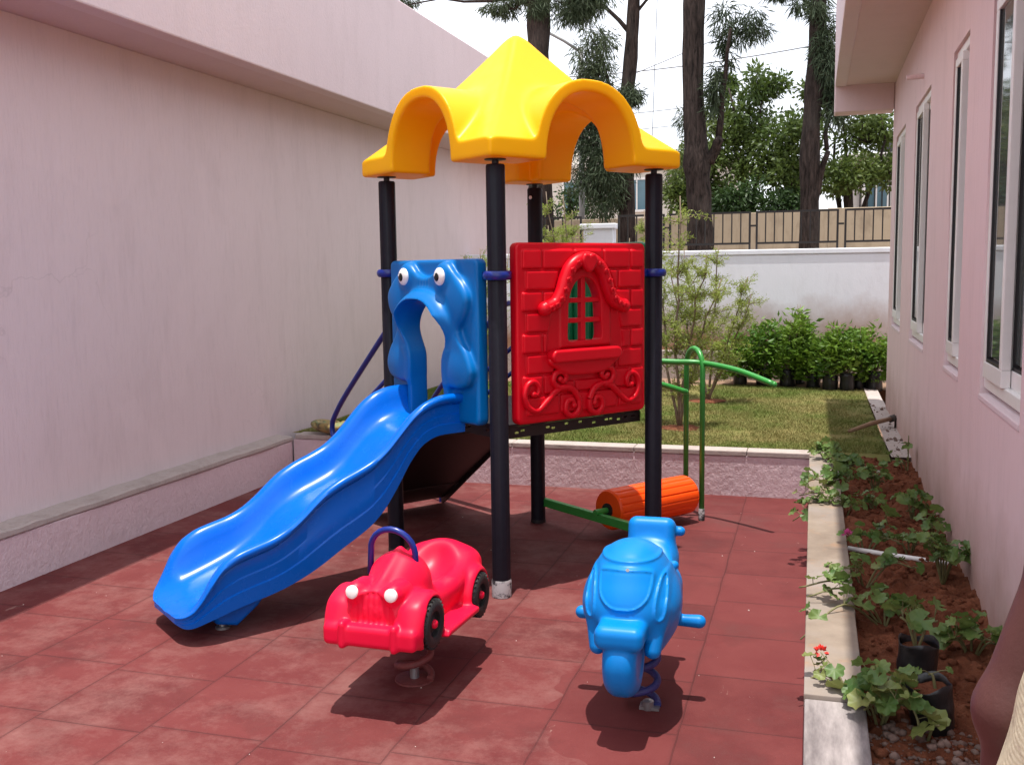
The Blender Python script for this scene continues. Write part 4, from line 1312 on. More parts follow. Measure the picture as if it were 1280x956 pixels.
    arc = [(-.092 - .020, -.125, .44)] + [(-.088 * math.cos(t) - .020, -.125 - .02 * math.sin(t), .526 + .088 * math.sin(t)) for t in np.linspace(0, PI, 13)] + [(.092 - .020, -.125, .44)]
    hd.tube([T(p) for p in arc], .0115, 12)
    hd.build('handle', M['navy'], root, smooth=True)
    sp = MB()
    sp.tube(helix((0, 0), .064, .012, .262, 2.8, .01), .0135, 12)
    sp.lathe([(.075, 0.001), (.075, .008), (.03, .010)], (0, 0, 0), 24)
    sp.lathe([(.075, .250), (.075, .262)], (0, 0, 0), 24)
    sp.build('spring', M['spring_red'], root, sharp=50)
    MB().lathe([(.018, .008), (.018, .05), (.012, .055)], (.0, .0, 0), 12).build('ground_bolt', M['bolt'], root, sharp=40)
    return root
car()

# ------------------------------------------------------------------ SPRING MOTORBIKE
def bike():
    root = empty('spring_rocker', (-.576, 3.38, 0), R_(.5), 'sky-blue motorbike rocker with foot pegs and fairing on a dark coil spring', 'spring rider', 'spring riders on the rubber floor')
    h = .0046
    s = SDF((-.26, -.44, .12), (.26, .50, .70), h)
    # fairing
    s.uni(s.ell((0, -.07, .440), (.148, .185, .172)))
    s.uni(s.box((0, .03, .385), (.150, .165, .125), .09), .06)
    s.uni(s.ell((0, -.12, .41), (.155, .16, .12)), .05)
    # windscreen step and crown
    s.uni(s.ell((0, -.065, .540), (.098, .135, .073)), .05)
    # tail and seat
    s.uni(s.box((0, .22, .40), (.098, .21, .085), .05), .05)
    Mt = Matrix.Rotation(R_(-14), 3, 'X')
    s.uni(s.box((0, .375, .488), (.090, .045, .105), .034, Mt), .045)
    s.uni(s.cone((0, .10, .50), (0, .28, .455), .075, .07), .05)
    s.sub(s.ell((0, .22, .565), (.16, .10, .115)), .03)
    # lower belly
    s.uni(s.box((0, .06, .29), (.105, .20, .055), .04), .05)
    # front wheel, mudguard and forks
    s.uni(s.cylx((0, -.245, .280), .130, .056, .045), .006)
    for q in (-1, 1): s.sub(s.cylx((q * .062, -.245, .280), .070, .012, .006), .006)
    s.uni(s.box((0, -.285, .375), (.080, .085, .040), .030), .010)
    for q in (-1, 1):
        s.uni(s.cone((q * .108, -.185, .43), (q * .092, -.225, .300), .034, .028), .016)
        # foot pegs and grips
        s.uni(s.cone((q * .10, .085, .300), (q * .212, .085, .300), .019, .024), .012)
        s.uni(s.cone((q * .08, .035, .505), (q * .128, .05, .51), .016, .016), .010)
        if q > 0: s.uni(s.cone((q * .06, .415, .535), (q * .106, .415, .535), .016, .019), .010)
    # raised bead round the headlamp, the side lamps and the screen: follows the front projection
    X = s.x; Z = s.z
    def seam(sd, wd=.0045, amp=.0075):
        fr = np.clip((.02 - s.y) * 30, 0, 1)
        s.F -= (amp * np.exp(-(sd / wd) ** 2) * fr).astype(np.float32)
    x2, z2 = X[:, 0, 0][:, None], Z[0, 0, :][None, :]
    hl = sd_poly(x2, z2 - .012, smooth_loop([(q[0] * .9, .497 + (q[1] - .497) * .9) for q in [(-.088, .548), (0, .556), (.088, .548), (.098, .515), (.085, .462), (.045, .432), (0, .428), (-.045, .432), (-.085, .462), (-.098, .515)]], 4))[:, None, :]
    seam(hl)
    s.F -= (.004 * np.clip(-hl / .012, 0, 1) * np.clip((-.1 - s.y) * 30, 0, 1)).astype(np.float32)
    for q in (-1, 1):
        sd = sd_poly(x2, z2 - .012, smooth_loop([(q * .103, .445), (q * .113, .515), (q * .126, .525), (q * .136, .47), (q * .130, .405), (q * .108, .395)], 4))[:, None, :]
        seam(sd, .0045, .007)
    ws = sd_poly(x2, z2 - .012, smooth_loop([(-.098, .575), (0, .572), (.098, .575), (.115, .60), (.09, .70), (0, .72), (-.09, .70), (-.115, .60)], 4))[:, None, :]
    seam(ws, .0045, .006)
    V, Q = s.mesh(1)
    mesh_np('body', V, Q, M['blue_bike'], root, sharp=75)
    MB().lathe([(.006, 0), (.006, .003)], (.008, -.218, .563), 10, Matrix.Rotation(R_(75), 4, 'X')).build('bolt', M['bolt'], root)
    sp = MB()
    sp.tube(helix((.01, .0), .066, .014, .262, 2.9, .01), .0135, 12)
    sp.lathe([(.03, .248), (.07, .25), (.07, .262)], (0, 0, 0), 24)
    sp.build('spring', M['spring_blue'], root, sharp=50)
    MB().lathe([(.020, 0), (.020, .03), (.012, .035)], (.045, -.01, 0), 12).box((.05, .0, .006), (.07, .05, .010)).build('ground_bolt', M['bolt'], root, sharp=40)
bike()
# ------------------------------------------------------------------ geraniums in the flower bed
def leaf_disc(c, nrm, up, r, rnd, V, F):
    nrm = Vector(nrm).normalized(); up = Vector(up)
    X = (up - nrm * up.dot(nrm))
    X = X.normalized() if X.length > 1e-4 else nrm.orthogonal().normalized()
    Y = nrm.cross(X)
    n = 20; b = len(V); cup = rnd.uniform(.15, .6); ph = rnd.uniform(0, 6); r = r * rnd.uniform(.62, 1.0)
    V.append(tuple(Vector(c) - nrm * 0))
    for rg in (.55, 1.0):
        for k in range(n):
            t = -PI + .30 + (2 * PI - .60) * k / (n - 1)
            sc = 1 + .10 * math.cos(t * 7 + ph * 0) + .04 * math.cos(19 * t)
            rr = r * rg * (sc if rg == 1 else 1) * (1 - .10 * (abs(t) / PI) ** 2)
            z = cup * r * rg * rg * (.5 + .35 * math.cos(2 * t + ph)) + .13 * r * math.cos(t * 7 + ph) * rg * rg
            p = Vector(c) + X * (rr * math.cos(t) + r * .15) + Y * rr * math.sin(t) + nrm * z
            V.append(tuple(p))
    for k in range(n - 1):
        F.append((b, b + 1 + k, b + 2 + k))
        F.append((b + 1 + k, b + 1 + n + k, b + 2 + n + k)); F.append((b + 1 + k, b + 2 + n + k, b + 2 + k))

def geranium(x, y, z, stems, label, rleaf=(.020, .040), nleaf=8, seed=0, old=0.0, flower=None, group='geraniums in the flower bed', name='geranium', parent=None):
    """stems: list of tips (dx,dy,dz)"""
    rnd = random.Random(seed); r = np.random.default_rng(seed)
    o = empty(name, (x, y, z), 0, label, 'plant', group)
    st = MB(); V = []; F = []; V2 = []; F2 = []
    for tip in stems:
        tip = np.array(tip, float)
        mid = tip * .5 + np.array([0, 0, .25 * np.linalg.norm(tip[:2]) + .01])
        P = smooth_path([(0, 0, -.02), tuple(mid), tuple(tip)], 6)
        st.tube(P, list(np.linspace(.0048, .003, len(P))), 6)
        for k in range(max(2, int(nleaf * .68))):
            u = rnd.uniform(.35, 1.0) ** .7
            base = np.array(P[int(u * (len(P) - 1))])
            a = rnd.uniform(0, 2 * PI); L = rnd.uniform(.02, .065)
            el = rnd.uniform(.1, 1.2)
            d = np.array([math.cos(a) * math.cos(el), math.sin(a) * math.cos(el), math.sin(el)])
            e = base + d * L
            st.tube([base, base + d * L * .5 + [0, 0, .004], e], .0014, 4, caps=False)
            nm = Vector((d[0] * .7 + rnd.gauss(0, .25), d[1] * .7 + rnd.gauss(0, .25), .75 + rnd.gauss(0, .2)))
            tgt = (V2, F2) if rnd.random() < old else (V, F)
            leaf_disc(e, nm, d, rnd.uniform(*rleaf), rnd, *tgt)
    st.build('stem', M['stem'], o, smooth=True)
    if F: mesh_np('foliage', V, F, M['geranium'], o)
    if F2: mesh_np('yellowing_leaves', V2, F2, M['geranium_old'], o)
    if flower:
        mt, c, rad = flower
        MB().tube([(0, 0, 0), (c[0] * .5, c[1] * .5, c[2] * .7), c], .0016, 5).build('flower_stalk', M['stem'], o)
        Vp = []; Fp = []
        for k in range(26):
            a = rnd.uniform(0, 6.28); el = rnd.uniform(-.1, 1.4)
            d = np.array([math.cos(a) * math.cos(el), math.sin(a) * math.cos(el), math.sin(el)])
            p = np.array(c) + d * rad * .4
            vv, ff = leaf_quads(p[None], d[None] + r.normal(size=(1, 3)) * .3, rad * rnd.uniform(.5, .8), rad * .5, r)
            Fp.append(ff + len(Vp) * 1); Vp.extend(vv.tolist())
        mesh_np('flower', Vp, np.concatenate(Fp), M[mt], o, smooth=False)
    return o

def ring(n, rad, h, seed, ax=1.0, ay=1.0, off=(0, 0)):
    q = random.Random(seed)
    return [(off[0] + ax * rad * q.uniform(.5, 1) * math.cos(a), off[1] + ay * rad * q.uniform(.5, 1) * math.sin(a), h * q.uniform(.5, 1)) for a in [2 * PI * k / n + q.uniform(-.4, .4) for k in range(n)]]
Z0 = .255
geranium(.10, 6.50, .30, ring(5, .11, .13, 1), 'leafy geranium on the kerb corner where the kerb meets the lawn wall', nleaf=13, seed=1)
geranium(.20, 6.28, Z0, ring(5, .10, .14, 2), 'dense dark green geranium at the far end of the bed against the lawn', nleaf=14, seed=2)
geranium(.17, 5.75, Z0, [(-.05, .05, .12), (-.02, -.05, .10), (-.12, .10, .10), (.05, .02, .13)], 'geranium with one big round leaf lying over the far kerb slab', nleaf=9, seed=3, old=.25, rleaf=(.03, .055))
geranium(.17, 5.25, Z0, [(-.22, .12, .09), (-.21, .30, .12), (-.25, .05, -.03), (-.13, .05, .08), (-.02, -.02, .10), (.07, -.05, .08)], 'long sprawling geranium crossing the kerb and hanging over the red floor', nleaf=16, seed=4, old=.2)
geranium(.36, 5.95, Z0, ring(6, .10, .13, 5), 'bushy geranium in the far middle of the bed with a tiny pale bud', nleaf=8, seed=5, flower=('petal_white', (.01, -.06, .13), .012))
geranium(.32, 5.40, Z0, ring(4, .07, .11, 6), 'small loose geranium left of centre in the red soil', nleaf=5, seed=6)
geranium(.37, 5.05, Z0, [(-.02, -.03, .09)], 'single broad geranium leaf standing alone in bare soil', nleaf=3, seed=7, rleaf=(.045, .06))
geranium(.50, 5.25, Z0, ring(5, .10, .15, 8), 'geranium by the pink wall with scalloped pale and dark leaves', nleaf=7, seed=8, rleaf=(.03, .05))
geranium(.57, 6.40, Z0, [(.0, .02, .26), (-.04, -.06, .12), (-.09, .05, .10)], 'thin upright geranium against the foot of the wall at the bed end', nleaf=5, seed=9)
geranium(.55, 4.85, Z0, ring(4, .08, .13, 10, ax=.6), 'dark geranium beside the wall just behind the white pipe', nleaf=7, seed=10)
geranium(.24, 4.60, Z0, [(-.08, -.08, .09), (-.03, .03, .12), (.08, .02, .11), (.14, -.05, .09)], 'geranium with a pink flower at the kerb edge by the pipe', nleaf=8, seed=11, flower=('petal_pink', (-.075, -.09, .12), .026))
geranium(.22, 4.15, Z0, [(-.11, -.02, .07), (-.05, -.10, .08), (.10, .03, .09), (.19, .04, .08)], 'geranium spreading along the kerb with curled brown stem', nleaf=10, seed=12, old=.15)
geranium(.53, 4.30, Z0, ring(8, .13, .19, 13, ax=.7), 'largest bushy geranium clump pressed against the pink wall', nleaf=9, seed=13)
geranium(.43, 4.62, Z0, ring(4, .08, .12, 14), 'dark low geranium lying over the white pipe', nleaf=6, seed=14)
geranium(.27, 3.72, Z0, [(-.27, -.05, .10), (-.30, .02, .11), (-.29, -.22, .0), (-.10, -.06, .07), (.0, .05, .07), (.05, .02, .06)], 'geranium with a long runner across the kerb and leaves over the floor edge', nleaf=6, seed=15, rleaf=(.028, .045))
geranium(.34, 3.75, Z0, ring(3, .07, .08, 16), 'pale green geranium behind the upright black grow bag', nleaf=6, seed=16)
geranium(.52, 3.45, Z0, ring(5, .10, .10, 17), 'broad-leaved geranium between the grow bags and the wall near the person', nleaf=8, seed=17, rleaf=(.032, .052))
geranium(.20, 2.86, Z0, ring(6, .10, .13, 18, off=(.0, .0)) + [(.02, .0, .15)], 'big pale geranium at the near end of the kerb', nleaf=10, seed=18, rleaf=(.03, .05), old=.45)
geranium(.13, 2.93, .29, [(-.105, .08, .055), (-.085, .11, .04), (-.13, .06, .03)], 'geranium runner with a red flower lying on the rounded kerb slab', nleaf=3, seed=19, flower=('petal_red', (-.088, .10, .105), .024), rleaf=(.022, .032), old=.4)
geranium(.31, 2.78, .24, [(-.03, .02, .11), (.03, -.05, .10)], 'wilted yellowing geranium leaf in front of the leaning grow bag', nleaf=2, seed=20, rleaf=(.04, .055), old=1)

# two black grow bags in the bed
def growbag(x, y, z, r0, h, tilt, label, seed, name='grow_bag'):
    q = random.Random(seed)
    o = empty(name, (x, y, z), q.uniform(0, 6), label, 'grow bag', None)
    o.rotation_euler = (tilt[0], tilt[1], q.uniform(0, 6))
    V = []; F = []; seg = 36; rows = 14
    prof = [(r0 * (.97 + .03 * k / rows), h * k / rows) for k in range(rows + 1)] + [(r0 * .985, h * 1.0), (r0 * .975, h * .86)]
    for i, (r, zz) in enumerate(prof):
        for k in range(seg):
            t = 2 * PI * k / seg
            w_ = 1 + .022 * math.sin(t * 5 + zz * 40) + .018 * math.sin(t * 11 - zz * 70 + seed) + .02 * math.sin(zz / h * 14)
            lip = .008 * math.sin(3 * t + seed) if i >= rows else 0
            V.append((r * w_ * math.cos(t), r * w_ * math.sin(t), zz + lip))
        if i:
            for k in range(seg): F.append(((i - 1) * seg + k, (i - 1) * seg + (k + 1) % seg, i * seg + (k + 1) % seg, i * seg + k))
    mb = MB(); mb.add(V, F); mb.add(V[:seg], [tuple(range(seg))[::-1]])
    bg_ = mb.build('bag', M['bag_black'], o, smooth=True)
    sv = MB(); n = 12; vs = [(0, 0, h * .86 + .008)]
    for rr in (.5, .96):
        for k in range(n): vs.append((r0 * rr * math.cos(2 * PI * k / n), r0 * rr * math.sin(2 * PI * k / n), h * .86 + q.uniform(-.006, .006)))
    fs = [(0, 1 + k, 1 + (k + 1) % n) for k in range(n)] + [(1 + k, 1 + n + k, 1 + n + (k + 1) % n, 1 + (k + 1) % n) for k in range(n)]
    sv.add(vs, fs).build('potting_soil', M['soil'], o, smooth=True)
    return o
growbag(.325, 3.19, .235, .058, .165, (0, R_(-2)), 'upright black grow bag holding a leafy geranium seedling', 3)
geranium(.325, 3.19, .38, [(-.02, .03, .11), (.06, .02, .08), (-.05, .0, .09)], 'geranium seedling growing out of the upright black bag', nleaf=5, seed=31, rleaf=(.03, .045), group=None)
growbag(.350, 2.90, .225, .060, .165, (R_(7), R_(4)), 'leaning black grow bag with torn rim and bare soil', 5)
geranium(.350, 2.90, .375, [(-.02, .01, .03)], 'tiny bright seedling with two leaves in the leaning black bag', nleaf=2, seed=33, rleaf=(.012, .016), group=None)
tag(MB().tube([(.17, 4.58, .295), (.32, 4.53, .293), (.60, 4.46, .285)], .011, 12).build('water_pipe', M['pvc_white'], None, sharp=40), 'white plastic water pipe lying across the soil of the flower bed', 'pipe')

# hoe leaning on the wall-side paving
ho = empty('garden_hoe', (.56, 7.95, .33), 0, 'garden hoe with worn wooden handle and rusty head against the wall foot', 'hoe')
MB().tube([(.035, .06, .055), (-.12, -.12, .04), (-.29, -.36, .012)], [.016, .018, .013], 12).build('handle', M['wood'], ho, smooth=True)
hh = MB(); hh.lathe([(.024, -.03), (.026, 0), (.022, .03)], (.03, .05, .055), 14, Matrix.Rotation(R_(60), 4, 'Y'))
hh.add([(.045, .03, .075), (.058, .08, .075), (.058, .10, -.03), (.042, .00, -.03), (.051, .03, .075), (.063, .08, .075), (.061, .10, -.03), (.046, .0, -.03)], [(0, 3, 2, 1), (4, 5, 6, 7), (0, 1, 5, 4), (1, 2, 6, 5), (2, 3, 7, 6), (3, 0, 4, 7)])
hh.build('head', M['iron'], ho, sharp=40)

# rubbish on the ledge corner
def sack(name, c, size, mat, label, cat, seed, hollow=False):
    h = .007; s = SDF((-size[0] - .04, -size[1] - .04, -.02), (size[0] + .04, size[1] + .04, size[2] * 2 + .05), h)
    r = np.random.default_rng(seed)
    s.uni(s.ell((0, 0, size[2] * .9), (size[0], size[1], size[2])))
    for k in range(9):
        p = r.normal(size=3) * np.array(size) * .45
        s.uni(s.ell((p[0], p[1], size[2] + p[2] * .5), np.array(size) * r.uniform(.3, .55)), .02)
    if hollow: s.sub(s.ell((0, 0, size[2] * 2.0), (size[0] * .9, size[1] * .9, size[2] * 1.25)), .01)
    for k in range(16):
        p = r.normal(size=3) * np.array(size) * .8; e = p + r.normal(size=3) * .05
        s.sub(s.cone((p[0], p[1], size[2] + p[2]), (e[0], e[1], size[2] + e[2]), .006), .02)
    s.inter(.0 - s.z + 0 * s.x + 0 * s.y, .01)
    V, Q = s.mesh(1)
    o = mesh_np(name, V, Q, mat, smooth=True); o.location = c
    return tag(o, label, cat)
t = NT('mottled_tarpaulin')
n = t.noise(16, 4, .6)
t.col(t.mix(t.ramp(n, .42, .56), t.mix(t.ramp(t.noise(9, 2), .45, .55), (.05, .03, .02), (.16, .20, .08)), (.30, .22, .08))); t.rough(.5); t.bump(n, .6, .01)
sack('plastic_bundle', (-3.50, 6.86, .318), (.17, .09, .062), t.m, 'crumpled green and yellow plastic bundle on the wall corner', 'bundle', 4, True)
sack('white_sack', (-3.27, 6.87, .316), (.075, .06, .075), M['trash_white'], 'crumpled white sack beside the plastic bundle on the wall corner', 'sack', 8)

# ------------------------------------------------------------------ saplings on the lawn
def sapling(name, base, stems, label, nl, seed, group='feathery saplings on the lawn'):
    r = np.random.default_rng(seed)
    o = empty(name, base, 0, label, 'sapling', group)
    mb = MB(); Vs = []; Fs = []; off = 0
    for tip in stems:
        tip = np.array(tip, float)
        P = bent_path((0, 0, -.03), tip, .022, r, 10)
        mb.tube(P, list(np.linspace(.013, .004, 10)), 7)
        L = np.linalg.norm(tip); nl2 = nl * 4.2
        for k in range(36):
            u = r.uniform(.30, 1.0); b = P[int(u * 9)]
            a = r.uniform(0, 6.28); ln = r.uniform(.10, .36) * (1.15 - u * .5)
            d = np.array([math.cos(a), math.sin(a), r.uniform(.5, 1.5)]); d /= np.linalg.norm(d)
            e = b + d * ln
            Q = bent_path(b, e, .022, r, 5); Q[:, 2] -= np.linspace(0, 1, 5) ** 2 * ln * .3
            mb.tube(Q, list(np.linspace(.004, .0015, 5)), 4, caps=False)
            m = int(nl2 * r.uniform(.6, 1.3))
            t_ = r.random(m) ** .7; ix = t_ * 4; i0 = np.clip(ix.astype(int), 0, 3); f = (ix - i0)[:, None]
            C = Q[i0] * (1 - f) + Q[i0 + 1] * f
            C = C + r.normal(size=(m, 3)) * .016; D = r.normal(size=(m, 3)) * .8 + d * .6; D[:, 2] -= .1
            V, F = leaf_quads(C, D, r.uniform(.018, .042, m), r.uniform(.005, .010, m), r)
            Vs.append(V); Fs.append(F + off); off += len(V)
    mb.build('stems', M['bark_pale'], o, smooth=True)
    mesh_np('foliage', np.concatenate(Vs), np.concatenate(Fs), M['willow'], o, smooth=False)
    return o
sapling('sapling', (-.98, 7.77, .30), [(-.08, .05, 1.80), (.10, -.05, 1.25), (-.22, .12, 1.45), (.16, .1, 1.1)], 'tall feathery sapling directly behind the right tower post', 15, 41)
sapling('sapling', (-.93, 9.4, .30), [(.10, 0, 1.45), (.30, -.1, 1.15), (-.20, .1, 1.50), (.42, .0, 1.0), (-.42, .05, 1.3)], 'multi-stemmed airy sapling between the tower and the nursery shrubs', 15, 42)
sapling('sapling', (-2.25, 9.3, .30), [(-.1, 0, 1.95), (.10, .05, 2.0), (-.3, .1, 1.65), (.32, .0, 1.55), (.0, .1, 1.8)], 'bright feathery sapling seen between the back post and the red panel top', 17, 43)
sapling('sapling', (-1.55, 9.9, .30), [(0, 0, 1.75), (.25, .05, 1.6), (-.25, .1, 1.55)], 'feathery sapling above the middle of the red brick panel', 15, 44)
sapling('sapling', (-3.0, 9.0, .30), [(0, 0, 1.55), (.2, .05, 1.4)], 'slender feathery sapling beside the long pink building', 13, 45)
# bare earth saucer round each trunk
for (x, y) in ((-.98, 7.77), (-.93, 9.4), (-2.25, 9.3)):
    n = 18; vs = [(x, y, .318)] + [(x + .17 * math.cos(k * 2 * PI / n) * random.uniform(.8, 1.15), y + .17 * math.sin(k * 2 * PI / n) * random.uniform(.8, 1.15), .300) for k in range(n)]
    o = MB().add(vs, [(0, 1 + k, 1 + (k + 1) % n) for k in range(n)]).build('bare_earth', M['soil'], None, smooth=True); o['kind'] = 'structure'

# ------------------------------------------------------------------ nursery shrubs in black bags
def shrub(x, y, h, wdt, label, seed, sprout=False, flower=False, group='bagged shrubs in front of the compound wall', bare=False):
    r = np.random.default_rng(seed)
    o = empty('bagged_shrub', (x, y, .29), r.uniform(0, 6), label, 'shrub', group)
    mb = MB(); seg = 16
    hb = r.uniform(.15, .20); rb_ = r.uniform(.07, .085)
    prof = [(rb_ * (1 + .04 * math.sin(k * 2.1 + seed)), hb * k / 6) for k in range(7)]
    mb.lathe(prof, (0, 0, 0), seg); mb.build('bag', M['bag_black'], o, smooth=True)
    st = MB(); Cs = []; Ds = []
    tips = []
    for k in range(9):
        a = r.uniform(0, 6.28); rad = wdt * r.uniform(.25, 1.25); zz = h * r.uniform(.55, 1.22)
        tips.append((rad * math.cos(a), rad * math.sin(a), zz))
    if sprout: tips += [(.04, 0, h * 1.38), (-.09, .02, h * 1.36)]
    for tp in tips:
        P = bent_path((0, 0, hb * .8), tp, .02, r, 7)
        st.tube(P, list(np.linspace(.008, .003, 7)), 5)
        nl = 80
        for q in range(nl):
            u = r.uniform(.45, 1.0) ** .6
            c = P[int(u * 6)] + r.normal(size=3) * .045 * np.array([1, 1, .8])
            if sprout and tp[2] > h * 1.2 and u < .85: continue
            d = r.normal(size=3); d[2] = abs(d[2]) * .4 + .1; d += np.array([tp[0], tp[1], 0]) * 2
            Cs.append(c); Ds.append(d)
    if not bare:
        for q in range(420):   # lower leaves
            a = r.uniform(0, 6.28); rad = wdt * r.uniform(.4, 1.0)
            Cs.append((rad * math.cos(a), rad * math.sin(a), r.uniform(.10, h * .8))); Ds.append((math.cos(a), math.sin(a), r.uniform(-.4, .5)))
    st.build('stems', M['bark_pale'], o, smooth=True)
    Cs = np.array(Cs); n = len(Cs)
    V, F = leaf_quads(Cs, np.array(Ds), r.uniform(.045, .11, n), r.uniform(.018, .040, n), r, .25)
    mesh_np('foliage', V, F, M['shrub'], o, smooth=True)
    if flower:
        V, F = leaf_quads(np.tile(np.array([[wdt * .3, -wdt * .7, h * .86]]), (7, 1)), r.normal(size=(7, 3)), .045, .03, r)
        mesh_np('flower', V, F, M['petal_white'], o, smooth=False)
    return o
B = 10.95
SL = [(-.72, 10.7, .50, .18, 'bagged shrub at the left end of the row near the saplings', 0, 0),
      (-.48, 10.75, .55, .20, 'second bagged shrub from the left, pale and bushy to the ground', 0, 0),
      (-.24, 10.72, .62, .22, 'tall leafy bagged shrub carrying one white blossom', 0, 1),
      (-.14, 10.95, .62, .20, 'tallest bagged shrub with two shoots rising above the row', 1, 0),
      (.02, 10.70, .60, .22, 'bagged shrub in the middle of the row with yellowing leaves', 0, 0),
      (.18, 10.45, .55, .20, 'front bagged shrub with its black bag exposed beside the bare soil', 0, 0),
      (.34, 10.42, .52, .19, 'bagged shrub with bare lower stems and a lean grey bag', 0, 0),
      (.46, 10.62, .60, .19, 'right-hand bagged shrub with a white blossom near its top', 0, 1),
      (.60, 10.55, .50, .17, 'bagged shrub at the right end of the row by the house corner', 0, 0)]
for i, (x, y, h, wd, lab, sp_, fl) in enumerate(SL):
    shrub(x, y, h, wd, lab, 60 + i, bool(sp_), bool(fl), bare=i in (5, 6, 7))

# ------------------------------------------------------------------ trees beyond the wall
SO = dict(L=(.09, .22), W=(.009, .020), droop=-.9, out=.6, spread=.46, twig=.015, mult=3.4)     # needle sprays
BR = dict(L=(.07, .15), W=(.03, .06), droop=-.25, out=.8, spread=.42, twig=.03, mult=2.3)
BK = M['bark']
tree('silver_oak_tree', (-1.55, 14.5, 0), [(.02, 0, 0), (.0, 0, 2), (-.07, 0, 3.2), (-.12, 0, 4.2), (-.10, 0, 6), (-.1, 0, 9)], [.215, .19, .165, .15, .145, .11],
     [((.10, 0, 3.0), (.24, -.05, 3.3), .09, .06), ((.24, -.05, 3.3), (.30, -.05, 4.6), .05, .02), ((.30, -.05, 4.0), (.62, 0, 4.9), .018, .008), ((-.1, 0, 6.5), (1.5, .3, 7.6), .06, .02), ((-.1, 0, 7), (-1.6, .3, 8), .06, .02)],
     [((.18, -.1, 3.95), (.16, .16, .40), 160), ((.50, 0, 4.85), (.42, .25, .28), 260), ((.32, -.05, 4.5), (.16, .16, .3), 80), ((-.1, 0, 8.6), (1.8, 1.6, 1.2), 1500)], SO, (BK, M['casuarina']),
     'tree with thick dark trunk and one slender side branch behind the railing', seed=3, group='tall trunks behind the compound wall')
tree('silver_oak_tree', (-.08, 14.5, 0), [(0, 0, 0), (.01, 0, 2), (.0, 0, 3.2), (.06, 0, 4.4), (.08, 0, 6), (.1, 0, 9)], [.145, .13, .125, .115, .11, .09],
     [((.05, 0, 2.3), (.22, .1, 3.1), .06, .035), ((.22, .1, 3.1), (.34, .1, 4.2), .035, .015), ((.06, 0, 4.9), (-.55, 0, 5.6), .03, .012), ((.08, 0, 5), (.8, 0, 5.6), .03, .012)],
     [((.16, -.1, 4.4), (.22, .2, .60), 420), ((.0, -.1, 4.95), (.25, .2, .25), 150), ((-.45, -.05, 5.25), (.30, .15, .14), 130), ((.32, 0, 3.7), (.25, .2, .35), 220), ((.1, 0, 8.6), (1.8, 1.6, 1.2), 1500)], SO, (BK, M['casuarina']),
     'straight slim dark trunk with feathery tufts left of the house eave', seed=5, group='tall trunks behind the compound wall')
tree('silver_oak_tree', (-2.89, 16, 0), [(0, 0, 0), (.02, 0, 2.4), (-.05, 0, 3.6), (.08, 0, 4.8), (.16, 0, 6.5), (.2, 0, 9)], [.15, .14, .12, .11, .10, .07],
     [((0, 0, 3.0), (-.7, -.1, 3.7), .04, .012), ((0, 0, 3.6), (-.6, 0, 4.9), .04, .012), ((.05, 0, 5.2), (-.7, 0, 6.0), .04, .012), ((.05, 0, 5.4), (.75, 0, 6.0), .03, .01)],
     [((-.42, -.15, 2.95), (.42, .25, .62), 800), ((-.55, -.1, 3.75), (.42, .25, .55), 650), ((-.45, -.1, 4.75), (.40, .3, .55), 620), ((-.7, 0, 5.75), (.55, .3, .40), 520), ((.15, -.1, 4.2), (.28, .2, .3), 200), ((.5, 0, 5.95), (.45, .3, .2), 200), ((.18, -.1, 3.3), (.2, .15, .4), 90)], SO, (BK, M['casuarina']),
     'crooked trunk hung with dark drooping needle foliage behind the yellow roof', seed=7, group='tall trunks behind the compound wall')
tree('silver_oak_tree', (-4.30, 16, 0), [(0, 0, 0), (0, 0, 3), (.0, 0, 5), (.02, 0, 7), (0, 0, 9)], [.22, .20, .185, .17, .12],
     [((0, 0, 5.6), (-.9, 0, 6.3), .04, .012), ((0, 0, 5.7), (.9, 0, 6.2), .04, .012), ((0, 0, 5.9), (-2.4, 0, 6.2), .04, .01)],
     [((-.35, -.1, 5.75), (.50, .3, .16), 260), ((.55, -.1, 5.78), (.55, .3, .22), 330), ((.1, -.25, 5.7), (.25, .1, .2), 90), ((-2.0, 0, 6.05), (.55, .3, .12), 120), ((0, 0, 8), (1.8, 1.6, 1.2), 1000)], SO, (BK, M['casuarina']),
     'dark trunk rising behind the roof peak with foliage along the top of the picture', seed=9, group='tall trunks behind the compound wall')
tree('silver_oak_tree', (-2.65, 24, 0), [(0, 0, 0), (.05, 0, 3), (0, 0, 5)], [.07, .05, .02], [],
     [((-.1, 0, 4.55), (.42, .3, .75), 420), ((-.3, 0, 3.6), (.5, .3, .6), 320)], dict(SO, L=(.12, .26), W=(.012, .028)), (BK, M['casuarina']), 'slender young tree with thin grey-green top against the sky', seed=11, group=None)
# broad-leaved mass behind the old wall
def broad(name, base, H, clumps, lab, mat, seed):
    tree(name, base, [(0, 0, 0), (.1, 0, H * .3), (0, 0, H * .6)], [.14, .11, .06],
         [((.05, 0, H * .25), (c[0][0], c[0][1], c[0][2] - .2), .05, .015) for c in clumps], clumps, BR, (BK, M[mat]), lab, seed=seed, group='broad-leaved trees behind the old wall')
broad('broadleaf_tree', (-1.35, 20, 0), 6, [((-.1, 0, 4.2), (.85, .7, .75), 1500), ((-.6, -.3, 3.4), (.7, .6, .6), 1000), ((.5, -.3, 3.6), (.8, .6, .7), 1300), ((.3, 0, 4.9), (.55, .5, .45), 600), ((-.3, .3, 5.05), (.35, .3, .35), 260)],
      'rounded green tree between the two dark trunks', 'broad', 21)
broad('broadleaf_tree', (-2.05, 19.6, 0), 4, [((-.25, 0, 2.75), (.5, .4, .55), 800), ((.2, .2, 2.9), (.4, .4, .5), 500)], 'low bright green bushy tree left of the thick trunk', 'broad', 22)
